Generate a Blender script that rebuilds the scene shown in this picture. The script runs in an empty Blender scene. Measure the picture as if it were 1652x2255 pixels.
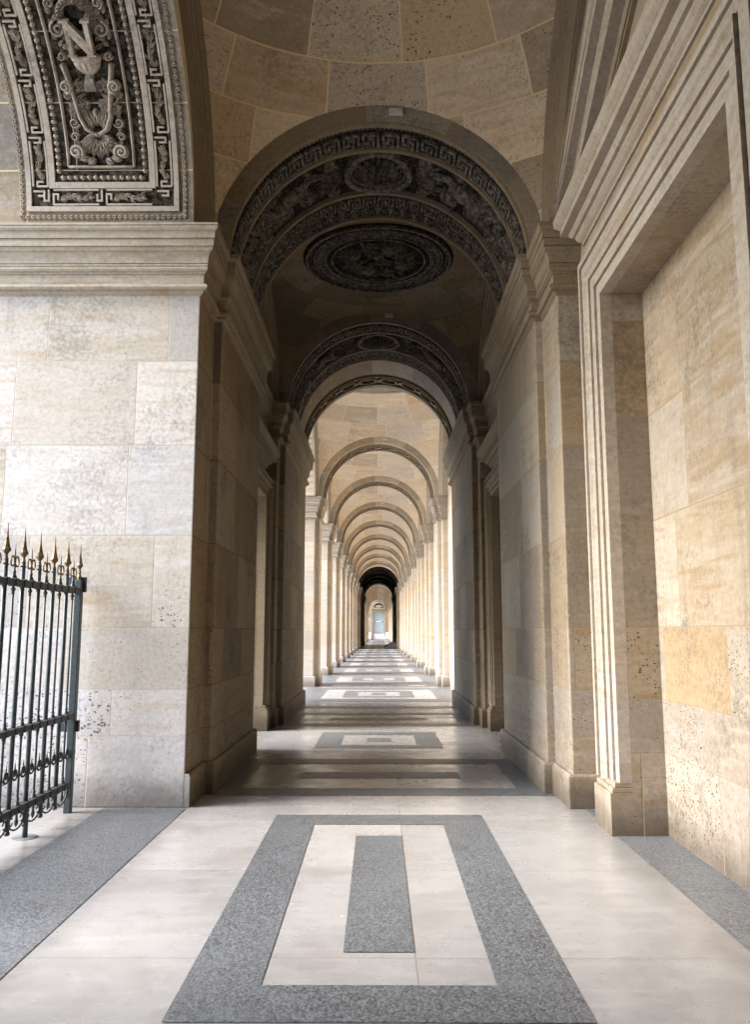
import bpy, bmesh, math, random
from math import sin, cos, pi, sqrt, radians as R, atan2, asin, hypot
from mathutils import Vector
random.seed(7)
S = bpy.context.scene
COL = S.collection

# ------------------------------------------------------------------ camera, world, sun, exposure
cam_d = bpy.data.cameras.new('camera'); cam = bpy.data.objects.new('camera', cam_d); COL.objects.link(cam)
cam_d.sensor_fit = 'VERTICAL'; cam_d.sensor_height = 24.0
cam_d.lens = 24.0 * 1800 / 2255
cam.location = (0, 0, 1.6)
cam.rotation_euler = (R(90 + 8.31), 0, R(0.25))
cam_d.clip_end = 2000
S.camera = cam
W = bpy.data.worlds.new('World'); S.world = W; W.use_nodes = True
wn = W.node_tree; bg = wn.nodes['Background']
sky = wn.nodes.new('ShaderNodeTexSky'); sky.sky_type = 'NISHITA'; sky.sun_disc = False
SUN_EL, SUN_AZ = R(38), R(261)      # azimuth clockwise from +Y: from the left, a little behind the camera
sky.sun_elevation = SUN_EL; sky.sun_rotation = SUN_AZ
sky.air_density = 1.0; sky.dust_density = 1.5; sky.ozone_density = 1.0
wn.links.new(sky.outputs[0], bg.inputs[0]); bg.inputs[1].default_value = 0.15
sun_d = bpy.data.lights.new('sun', 'SUN'); sun = bpy.data.objects.new('sun', sun_d); COL.objects.link(sun)
sun_d.energy = 1.5; sun_d.angle = R(30); sun_d.color = (1.0, 0.99, 0.98)
dirv = Vector((sin(SUN_AZ) * cos(SUN_EL), cos(SUN_AZ) * cos(SUN_EL), sin(SUN_EL)))
sun.rotation_euler = dirv.to_track_quat('Z', 'Y').to_euler()
S.view_settings.view_transform = 'Standard'; S.view_settings.look = 'None'
S.view_settings.gamma = 1; S.view_settings.exposure = 2.52
S.render.engine = 'CYCLES'
S.cycles.max_bounces = 10; S.cycles.diffuse_bounces = 3; S.cycles.glossy_bounces = 3

# ------------------------------------------------------------------ node helpers
class NT:
    def __init__(s, nt): s.t = nt; s.n = nt.nodes; s.l = nt.links
    def node(s, typ, ins=None, **kw):
        n = s.n.new(typ)
        for k, v in kw.items(): setattr(n, k, v)
        for k, v in (ins or {}).items(): s.put(n.inputs[k], v)
        return n
    def put(s, sock, v):
        if isinstance(v, bpy.types.NodeSocket): s.l.new(v, sock)
        else: sock.default_value = v
    def m(s, op, a, b=None, c=None):
        n = s.n.new('ShaderNodeMath'); n.operation = op
        for i, v in enumerate((a, b, c)):
            if v is not None: s.put(n.inputs[i], v)
        return n.outputs[0]
    def mr(s, v, a, b, c=0.0, d=1.0, smooth=True):
        n = s.n.new('ShaderNodeMapRange'); n.interpolation_type = 'SMOOTHSTEP' if smooth else 'LINEAR'
        for i, x in enumerate((v, a, b, c, d)): s.put(n.inputs[i], x)
        return n.outputs[0]
    def mix(s, f, a, b, mode='MIX'):
        n = s.n.new('ShaderNodeMix'); n.data_type = 'RGBA'; n.blend_type = mode
        s.put(n.inputs[0], f)
        for i, v in ((6, a), (7, b)):
            s.put(n.inputs[i], (*v, 1) if isinstance(v, tuple) and len(v) == 3 else v)
        return n.outputs[2]
    def noise(s, vec, scale, detail=4, rough=.55, dist=0.0, out=0):
        n = s.node('ShaderNodeTexNoise', {'Scale': scale, 'Detail': detail, 'Roughness': rough, 'Distortion': dist})
        if vec is not None: s.l.new(vec, n.inputs['Vector'])
        return n.outputs[out]
    def ramp(s, f, stops, interp='LINEAR'):
        n = s.n.new('ShaderNodeValToRGB'); e = n.color_ramp; e.interpolation = interp
        while len(e.elements) < len(stops): e.elements.new(.5)
        for el, (p, c) in zip(e.elements, stops): el.position = p; el.color = (*c, 1) if len(c) == 3 else c
        s.put(n.inputs[0], f); return n.outputs[0]

def new_mat(name):
    m = bpy.data.materials.new(name); m.use_nodes = True
    t = NT(m.node_tree); b = m.node_tree.nodes['Principled BSDF']
    return m, t, b

COURSES = [0, .64, 1.06, 1.63, 2.51, 3.40, 4.25, 5.07, 5.70, 6.25, 6.8, 7.35, 7.9, 8.45, 9.0]
STOPS = [(0.0, (.34, .285, .215)), (.16, (.20, .18, .16)), (.32, (.38, .345, .30)), (.48, (.28, .27, .265)), (.62, (.33, .25, .15)), (.75, (.42, .385, .34)), (.88, (.24, .19, .125)), (1.0, (.37, .32, .25))]

def stone(name, mode='world', bw=1.2, bh=.62, tone=1.0, warm=0.0, joint=(.36, .27, .16), jw=.0065, soot=0.0, pits=1.0, var=1.0, dirt=1.0, joints=True, bump=.35, wobble=.022):
    """jointed limestone. mode world: courses by height, block ends along the wall; uv: along u, courses along v"""
    m, t, b = new_mat(name)
    geo = t.node('ShaderNodeNewGeometry'); pos = geo.outputs['Position']
    px = t.node('ShaderNodeSeparateXYZ', {0: pos}).outputs
    wob = t.m('MULTIPLY', t.m('SUBTRACT', t.noise(pos, 2.2 if wobble < .05 else 1.5, 3 if wobble < .05 else 1), .5), wobble * (1 if wobble < .05 else 3.5))
    if mode == 'world':
        nx = t.node('ShaderNodeSeparateXYZ', {0: geo.outputs['True Normal']}).outputs
        usex = t.m('GREATER_THAN', t.m('ABSOLUTE', nx[1]), t.m('ABSOLUTE', nx[0]))
        u = t.m('ADD', t.m('MULTIPLY', px[0], usex), t.m('MULTIPLY', px[1], t.m('SUBTRACT', 1.0, usex)))
        fc = t.n.new('ShaderNodeFloatCurve'); cv = fc.mapping.curves[0]
        pts = [(z / 9.0, i / 14.0) for i, z in enumerate(COURSES)]
        cv.points[0].location = pts[0]; cv.points[-1].location = pts[-1]
        for p in pts[1:-1]: cv.points.new(*p)
        for p in cv.points: p.handle_type = 'VECTOR'
        fc.mapping.update()
        t.put(fc.inputs['Value'], t.m('DIVIDE', t.m('ADD', px[2], wob), 9.0))
        v = t.m('MULTIPLY', fc.outputs[0], 14.0); bh = .7
    else:
        uv = t.node('ShaderNodeSeparateXYZ', {0: t.node('ShaderNodeUVMap').outputs[0]}).outputs
        u = uv[0]; v = t.m('DIVIDE', t.m('ADD', uv[1], wob), bh)
    row = t.m('FLOOR', v); fv = t.m('FRACT', v)
    wrow = t.node('ShaderNodeTexWhiteNoise', {'W': row}, noise_dimensions='1D').outputs['Value']
    uu = t.m('ADD', t.m('DIVIDE', t.m('ADD', u, t.m('MULTIPLY', wob, .7 if wobble < .05 else -1.6)), bw), t.m('MULTIPLY', wrow, 7.3))
    col = t.m('FLOOR', uu); fu = t.m('FRACT', uu)
    cmb = t.node('ShaderNodeCombineXYZ', {0: col, 1: row, 2: 0.37}).outputs[0]
    wn_ = t.node('ShaderNodeTexWhiteNoise', {'Vector': cmb}, noise_dimensions='3D')
    rnd = wn_.outputs['Value']; rc = t.node('ShaderNodeSeparateColor', {0: wn_.outputs['Color']}).outputs
    dv = t.m('MULTIPLY', t.m('MINIMUM', fv, t.m('SUBTRACT', 1.0, fv)), bh)
    du = t.m('MULTIPLY', t.m('MINIMUM', fu, t.m('SUBTRACT', 1.0, fu)), bw)
    d = t.m('MINIMUM', du, dv)
    jm = t.mr(d, jw * .75, jw * 1.5, 1.0, 0.0)
    # block tones
    base = t.ramp(rnd, STOPS)
    avg = (.335, .295, .245)
    base = t.mix(var, avg, base)
    if mode == 'world':
        lowst = t.m('MULTIPLY', t.m('LESS_THAN', t.m('ADD', px[2], wob), 1.06), .72)
        base = t.mix(lowst, base, t.mix(rc[1], (.36, .335, .32), (.29, .26, .235)))
    # streaky bedding: stretched along the block
    sc = t.node('ShaderNodeVectorMath', {0: pos, 1: (1.1, 1.1, 8.0)}, operation='MULTIPLY').outputs[0]
    scj = t.node('ShaderNodeVectorMath', {0: sc, 1: t.node('ShaderNodeVectorMath', {0: wn_.outputs['Color'], 1: (5., 5., 5.)}, operation='MULTIPLY').outputs[0]}, operation='ADD').outputs[0]
    bed = t.noise(scj, 1.3, 6, .6, .8)
    base = t.mix(t.m('MULTIPLY', t.mr(bed, .45, .7), t.m('MULTIPLY', rc[0], .5)), base, (.24, .155, .07))
    base = t.mix(t.m('MULTIPLY', t.mr(bed, .52, .32), t.m('MULTIPLY', rc[1], .45)), base, (.42, .395, .36))
    fine = t.noise(pos, 26, 5, .7); gr = t.noise(pos, 60, 3, .75)
    big = t.m('ADD', t.noise(pos, 1.1, 8, .72, .15), t.m('MULTIPLY', t.m('SUBTRACT', fine, .5), .55))
    base = t.mix(t.m('MULTIPLY', t.mr(big, .50, .74), .62 * dirt), base, (.085, .08, .08))
    vs = t.node('ShaderNodeVectorMath', {0: pos, 1: (3.2, 3.2, .45)}, operation='MULTIPLY').outputs[0]
    run = t.noise(vs, 1.6, 5, .65, .3)
    base = t.mix(t.m('MULTIPLY', t.mr(run, .52, .72), .30 * dirt), base, (.10, .095, .098))
    base = t.mix(t.mr(fine, .34, .70, 0, .42), base, t.mix(.6, base, (.09, .075, .06)))
    base = t.mix(t.mr(gr, .58, .70, 0, .38), base, t.mix(.7, base, (.05, .045, .04)))
    base = t.mix(t.mr(gr, .46, .32, 0, .14), base, t.mix(.5, base, (.60, .56, .50)))
    if pits:
        pj_ = t.node('ShaderNodeVectorMath', {0: pos, 1: t.node('ShaderNodeVectorMath', {0: t.noise(pos, 24, 3, .6, out=1), 1: (.045, .045, .03)}, operation='MULTIPLY').outputs[0]}, operation='ADD').outputs[0]
        vo = t.node('ShaderNodeTexVoronoi', {'Vector': t.node('ShaderNodeVectorMath', {0: pj_, 1: (1., 1., 1.5)}, operation='MULTIPLY').outputs[0], 'Scale': 34.0, 'Randomness': 1.0})
        pn = t.noise(pos, 3.3, 4, .7, .4)
        low = t.mr(px[2], 2.6, 1.5, .22, 1.1) if mode == 'world' else 1.0
        rad = t.m('MULTIPLY', t.mr(pn, .35, .65, 0.13, .30), t.m('MULTIPLY', t.m('MULTIPLY', low, t.mr(rc[2], .2, .8, .5, 1.15)), t.mr(t.node('ShaderNodeSeparateColor', {0: vo.outputs['Color']}).outputs[0], .35, .95, .1, 1.3)))
        pm = t.mr(t.m('SUBTRACT', t.m('MULTIPLY', rad, pits), vo.outputs['Distance']), -.02, .05, 0.0, .85)
        base = t.mix(pm, base, (.045, .04, .035))
    if soot:
        sn = t.noise(pos, 17.0, 5, .7, .2)
        base = t.mix(t.mr(sn, .36, .60, soot * (.35 if soot < .8 else .9), min(1, soot * 1.25)), base, (.012, .010, .008))
    if mode == 'world':
        gz = t.m('ADD', px[2], t.m('MULTIPLY', t.noise(pos, 4.5, 5, .7), -.35))
        base = t.mix(t.mr(gz, -.16, .22, .78, 0), base, (.075, .065, .055))
    if joints: base = t.mix(t.m('MULTIPLY', jm, .9), base, joint)
    if tone != 1.0: base = t.mix(1.0, base, (tone, tone * (1 - warm * .06), tone * (1 - warm * .16)), 'MULTIPLY')
    t.put(b.inputs['Base Color'], base)
    t.put(b.inputs['Roughness'], .85); b.inputs['Specular IOR Level'].default_value = .04 if soot > .3 else .22
    hgt = t.m('ADD', t.m('MULTIPLY', fine, .5), t.m('MULTIPLY', bed, .4))
    if pits: hgt = t.m('SUBTRACT', hgt, t.m('MULTIPLY', pm, .9))
    if joints: hgt = t.m('SUBTRACT', hgt, t.m('MULTIPLY', jm, .5))
    bp = t.node('ShaderNodeBump', {'Strength': bump, 'Distance': .012, 'Height': hgt})
    t.l.new(bp.outputs[0], b.inputs['Normal'])
    return m

M = {}
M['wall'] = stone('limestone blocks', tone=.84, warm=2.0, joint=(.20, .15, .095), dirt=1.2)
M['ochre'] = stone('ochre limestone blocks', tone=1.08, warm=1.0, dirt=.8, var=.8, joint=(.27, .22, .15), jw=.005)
M['gal'] = stone('lit golden gallery limestone blocks', var=.45, tone=1.7, warm=.45, dirt=.4, pits=.7)  # brighter copy of the block stone: gallery daylight put into its tone
M['pale'] = stone('pale limestone blocks', tone=1.8, warm=-.8, var=.55, dirt=.7, pits=1.25, joint=(.27, .225, .17), jw=.0045)
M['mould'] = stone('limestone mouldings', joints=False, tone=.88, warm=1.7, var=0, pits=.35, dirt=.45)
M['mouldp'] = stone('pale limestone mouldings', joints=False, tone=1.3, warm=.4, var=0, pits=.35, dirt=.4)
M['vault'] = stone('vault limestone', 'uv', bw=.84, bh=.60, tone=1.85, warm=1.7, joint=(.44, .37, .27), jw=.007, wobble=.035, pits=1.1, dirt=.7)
M['vaultlit'] = stone('lit golden vault limestone', 'uv', bw=.9, bh=.6, wobble=.035, tone=2.3, warm=.8, var=.75, joint=(.42, .32, .21), jw=.005, pits=.5, dirt=.35)  # vault stone raised in tone, the gallery's light put into the colour
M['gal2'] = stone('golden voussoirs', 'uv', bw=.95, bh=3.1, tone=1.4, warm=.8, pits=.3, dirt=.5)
M['vaultdark'] = stone('shaded brown vault limestone', 'uv', bw=.95, bh=.6, tone=.80, warm=2.2, joint=(.22, .17, .10), jw=.007, pits=.8)  # darker copy of the vault stone, the bay's shade put into its tone
M['arch'] = stone('arch voussoirs', 'uv', bw=.95, bh=3.1, tone=.95, warm=.4, pits=.5)
M['soot'] = stone('blackened carved limestone', joints=False, var=0, soot=.93, pits=0, bump=.5)
M['sootm'] = stone('grimy carved limestone', joints=False, var=0, soot=.62, tone=1.15, pits=0, bump=.5)
M['carve'] = stone('carved limestone', joints=False, var=0, soot=.10, pits=0, tone=1.75, warm=-.2, bump=.4)
M['carvedk'] = stone('black crusted carving ground', 'uv', bw=3.1, bh=.62, var=.5, soot=.80, pits=.4, tone=1.3, bump=.4, joint=(.45, .39, .28), jw=.004)
M['carved'] = stone('weathered carving ground', 'uv', bw=3.1, bh=.62, var=.5, soot=.22, pits=.4, tone=1.4, bump=.4, joint=(.55, .46, .30))

def floor_mat(name, kind):
    m, t, b = new_mat(name)
    pos = t.node('ShaderNodeNewGeometry').outputs['Position']
    px = t.node('ShaderNodeSeparateXYZ', {0: pos}).outputs
    if kind == 'pale':
        uu = t.m('DIVIDE', t.m('SUBTRACT', px[0], .185), 1.5); row = t.m('DIVIDE', t.m('ADD', px[1], .18), 1.5)
        fv = t.m('FRACT', row)
        d = t.m('MINIMUM', t.m('ABSOLUTE', uu), t.m('MINIMUM', fv, t.m('SUBTRACT', 1.0, fv)))
        jm = t.mr(d, .0022, .0045, 1.0, 0.0)
        rnd = t.node('ShaderNodeTexWhiteNoise', {'Vector': t.node('ShaderNodeCombineXYZ', {0: t.m('GREATER_THAN', uu, 0.0), 1: t.m('FLOOR', row)}).outputs[0]}, noise_dimensions='3D').outputs['Value']
        c = t.mix(t.mr(rnd, 0, 1, 0, 1, False), (.33, .325, .32), (.43, .415, .405))
        n1 = t.noise(pos, 1.6, 5, .6, .1); c = t.mix(t.mr(n1, .40, .72, 0, .6), c, (.235, .215, .20))
        st = t.node('ShaderNodeVectorMath', {0: pos, 1: (3., 14., 1.)}, operation='MULTIPLY').outputs[0]
        n2 = t.noise(st, .8, 4, .55, .1); c = t.mix(t.mr(n2, .42, .75, 0, .22), c, (.56, .52, .50))
        n3 = t.noise(pos, 38, 3, .7); c = t.mix(t.mr(n3, .58, .8, 0, .35), c, (.34, .29, .25))
        sp = t.noise(pos, 9, 5, .75, .1); c = t.mix(t.mr(sp, .50, .74, 0, .42), c, (.20, .18, .165))
        sc2 = t.noise(t.node('ShaderNodeVectorMath', {0: pos, 1: (1., 3.2, 1.)}, operation='MULTIPLY').outputs[0], 22, 3, .8); c = t.mix(t.mr(sc2, .60, .72, 0, .6), c, (.14, .125, .115))
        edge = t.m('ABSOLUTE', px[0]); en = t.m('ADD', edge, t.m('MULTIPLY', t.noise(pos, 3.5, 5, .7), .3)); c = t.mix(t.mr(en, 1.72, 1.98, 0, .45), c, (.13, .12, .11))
        c = t.mix(t.m('MULTIPLY', jm, .75), c, (.26, .22, .19))
        ro = t.mr(n1, .3, .7, .20, .34); bp = t.m('SUBTRACT', t.m('MULTIPLY', n3, .15), jm)
    else:
        vo = t.node('ShaderNodeTexVoronoi', {'Vector': t.node('ShaderNodeVectorMath', {0: pos, 1: (1., .62, 1.)}, operation='MULTIPLY').outputs[0], 'Scale': 120.0})
        r = t.node('ShaderNodeSeparateColor', {0: vo.outputs['Color']}).outputs
        c = t.ramp(r[0], [(0, (.06, .065, .07)), (.18, (.14, .155, .165)), (.42, (.21, .235, .245)), (.62, (.18, .16, .17)), (.78, (.29, .32, .335)), (1, (.42, .44, .445))], 'CONSTANT')
        n2 = t.noise(pos, 75, 4, .75, .6); c = t.mix(t.mr(n2, .35, .7, 0, .6), c, (.13, .14, .15))
        n1 = t.noise(pos, 1.4, 5, .6, .4); c = t.mix(t.mr(n1, .42, .72, 0, .35), c, (.24, .265, .275))
        ro = t.mr(n2, .3, .7, .34, .5); bp = t.m('MULTIPLY', n2, .4)
    if kind != 'pale': c = t.mix(1.0, c, (.74, .73, .73), 'MULTIPLY'); c = t.mix(t.mr(t.m('ABSOLUTE', t.m('SUBTRACT', t.m('FRACT', t.m('DIVIDE', t.m('ADD', px[1], .41), 1.93)), .5)), .4978, .4990), c, (.05, .05, .05))
    t.put(b.inputs['Base Color'], c); t.put(b.inputs['Roughness'], ro)
    bn = t.node('ShaderNodeBump', {'Strength': .25, 'Distance': .004, 'Height': bp}); t.l.new(bn.outputs[0], b.inputs['Normal'])
    return m
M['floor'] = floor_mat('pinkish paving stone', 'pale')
M['granite'] = floor_mat('speckled blue grey granite', 'granite')

def plain_mat(name, c, rough=.5, metal=0.0, c2=None, scale=20, bump=0.0):
    m, t, b = new_mat(name)
    tc = t.node('ShaderNodeTexCoord').outputs['Object']
    n = t.noise(tc, scale, 5, .65)
    t.put(b.inputs['Base Color'], t.mix(t.mr(n, .35, .7), c, c2 or tuple(x * .6 for x in c)))
    t.put(b.inputs['Roughness'], t.mr(n, .3, .7, rough * .8, min(1, rough * 1.3))); b.inputs['Metallic'].default_value = metal
    if bump:
        bn = t.node('ShaderNodeBump', {'Strength': bump, 'Distance': .003, 'Height': n}); t.l.new(bn.outputs[0], b.inputs['Normal'])
    return m
M['iron'] = plain_mat('dark blue green painted iron', (.014, .024, .028), .42, 0, (.035, .05, .054), 30, .4)
M['ironblack'] = plain_mat('black painted iron', (.010, .013, .015), .5, 0, (.03, .03, .03), 25, .4)
M['bronze'] = plain_mat('tarnished gilding', (.20, .135, .065), .55, .5, (.06, .04, .028), 22, .4)
M['box'] = plain_mat('white plastic box', (.62, .60, .56), .5, 0, (.5, .48, .44))
M['doorpaint'] = plain_mat('pale blue grey door paint', (.36, .42, .47), .5, 0, (.31, .37, .42), 3)
M['gravel'] = plain_mat('courtyard gravel', (.36, .34, .31), .9, 0, (.28, .26, .24), 8, .3)
M['sky_block'] = plain_mat('roof slab stone', (.30, .27, .22), .9)

# ------------------------------------------------------------------ mesh helpers
class MB:
    def __init__(s): s.v = []; s.f = []; s.uv = []; s.sm = []
    def add(s, vs, fs, uvs=None, smooth=False):
        o = len(s.v); s.v += [tuple(v) for v in vs]
        for i, f in enumerate(fs):
            s.f.append([o + k for k in f]); s.uv.append(uvs[i] if uvs else None); s.sm.append(smooth)
        return s
    def box(s, x0, x1, y0, y1, z0, z1):
        if x0 > x1: x0, x1 = x1, x0
        v = [(x, y, z) for z in (z0, z1) for y in (y0, y1) for x in (x0, x1)]
        return s.add(v, [(0, 2, 3, 1), (4, 5, 7, 6), (0, 1, 5, 4), (2, 6, 7, 3), (0, 4, 6, 2), (1, 3, 7, 5)])
    def prism(s, poly, z0, z1):
        n = len(poly); v = [(x, y, z0) for x, y in poly] + [(x, y, z1) for x, y in poly]
        return s.add(v, [tuple(range(n))[::-1], tuple(range(n, 2 * n))] + [(i, (i + 1) % n, n + (i + 1) % n, n + i) for i in range(n)])
    def build(s, name, mat, parent=None, loc=None, bevel=0, recalc=True):
        me = bpy.data.meshes.new(name)
        off = parent.location if parent is not None else Vector((0, 0, 0))
        if parent is not None and parent.parent is not None: off = off + parent.parent.location
        if loc is not None: off = off + Vector(loc)
        me.from_pydata([(x - off.x, y - off.y, z - off.z) for x, y, z in s.v], [], s.f)
        if any(u is not None for u in s.uv):
            l = me.uv_layers.new(name='UVMap'); k = 0
            for p, u in zip(me.polygons, s.uv):
                for j, li in enumerate(p.loop_indices): l.data[li].uv = u[j] if u else (0, 0)
        me.polygons.foreach_set('use_smooth', s.sm)
        if recalc:
            bm = bmesh.new(); bm.from_mesh(me); bmesh.ops.recalc_face_normals(bm, faces=bm.faces); bm.to_mesh(me); bm.free()
        me.materials.append(mat)
        o = bpy.data.objects.new(name, me); COL.objects.link(o)
        if parent is not None: o.parent = parent
        if loc is not None: o.location = loc
        if bevel:
            md = o.modifiers.new('bevel', 'BEVEL'); md.width = bevel; md.segments = 2; md.limit_method = 'ANGLE'; md.angle_limit = R(50)
        return o

def tag(o, label=None, cat=None, group=None, kind=None):
    if label: o['label'] = label
    if cat: o['category'] = cat
    if group: o['group'] = group
    if kind: o['kind'] = kind
    return o
def thing(name, loc, label, cat, group=None):
    o = bpy.data.objects.new(name, None); COL.objects.link(o); o.location = loc; o.empty_display_size = .2
    return tag(o, label, cat, group)
def dup(src, loc, label, group=None):
    r = src.copy(); COL.objects.link(r); r.location = loc; r['label'] = label
    if group: r['group'] = group
    def rec(a, b):
        for ch in list(a.children):
            c = ch.copy(); COL.objects.link(c); c.parent = b; rec(ch, c)
    rec(src, r)
    return r
def offs(path, d):
    """offset an open plan polyline to its left by d with mitred corners"""
    n = len(path); out = []
    for i in range(n):
        dirs = []
        if i > 0: a = Vector(path[i]) - Vector(path[i - 1]); dirs.append(a.normalized())
        if i < n - 1: a = Vector(path[i + 1]) - Vector(path[i]); dirs.append(a.normalized())
        ns = [Vector((-q.y, q.x)) for q in dirs]
        if len(ns) == 1: w = ns[0] * d
        else:
            bis = (ns[0] + ns[1]).normalized(); w = bis * (d / max(.2, bis.dot(ns[0])))
        out.append((path[i][0] + w.x, path[i][1] + w.y))
    return out
def sweep(mb, path, prof, to3=None):
    """profile (projection, height) swept along a plan polyline, projecting to its left"""
    to3 = to3 or (lambda a, b, h: (a, b, h))
    rings = [[to3(a, b, h) for a, b in offs(path, p)] for p, h in prof]
    n = len(path); vs = [q for r in rings for q in r]; fs = []
    for j in range(len(prof) - 1):
        for i in range(n - 1): fs.append((j * n + i, j * n + i + 1, (j + 1) * n + i + 1, (j + 1) * n + i))
    m_ = len(prof)
    fs.append(tuple(j * n for j in range(m_))); fs.append(tuple(j * n + n - 1 for j in range(m_))[::-1])
    mb.add(vs, fs)

ZS = 5.62   # springing level, top of the impost cornice
def curve(p0, p1, n, bulge):   # little quarter round between two profile points
    out = []
    for i in range(1, n):
        t_ = i / n; a = p0[0] + (p1[0] - p0[0]) * (t_ if bulge == 0 else (sin(t_ * pi / 2) if bulge > 0 else 1 - cos(t_ * pi / 2)))
        b = p0[1] + (p1[1] - p0[1]) * ((1 - cos(t_ * pi / 2)) if bulge > 0 else (sin(t_ * pi / 2) if bulge < 0 else t_))
        out.append((a, b))
    return out
CORN = [(-.1, 4.96), (.0, 4.96), (.035, 4.985), (.035, 5.005), (.065, 5.01), (.082, 5.03), (.082, 5.045), (.065, 5.068), (.04, 5.072), (.04, 5.185), (.055, 5.19), (.055, 5.205),
        (.075, 5.215), (.085, 5.235), (.075, 5.262), (.085, 5.268), (.085, 5.285)] + curve((.085, 5.285), (.12, 5.41), 5, -1) + [(.12, 5.41), (.135, 5.42), (.135, 5.435), (.150, 5.45), (.150, 5.53), (.160, 5.535), (.160, 5.62)] + \
       curve((.160, 5.62), (.195, 5.665), 3, 1) + [(.195, 5.665), (.195, 5.70), (-.1, 5.70)]
def groove(prof, w=.008, dp=.016):
    """cut a fine quirk under each flat fillet of a profile"""
    out = [prof[0]]
    for (p0, h0), (p1, h1) in zip(prof[:-1], prof[1:]):
        if abs(p1 - p0) < .004 and h1 - h0 > .03 and p0 > 0: out += [(p0 - dp, h0 + .001), (p0 - dp, h0 + w), (p0, h0 + w + .001)]
        out.append((p1, h1))
    return out
CORN = groove([(p, 4.93 + (h - 4.96) * (5.62 - 4.93) / .74) for p, h in CORN])
DCORN = [(-.05, 0), (.02, 0), (.02, .03), (.045, .05), (.07, .09), (.07, .115), (.10, .12), (.125, .16), (.125, .175), (.19, .18), (.19, .26), (.20, .265), (.235, .30), (.25, .34), (.25, .37), (-.05, .37)]

DCORN = groove(DCORN, .01, .02)
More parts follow.
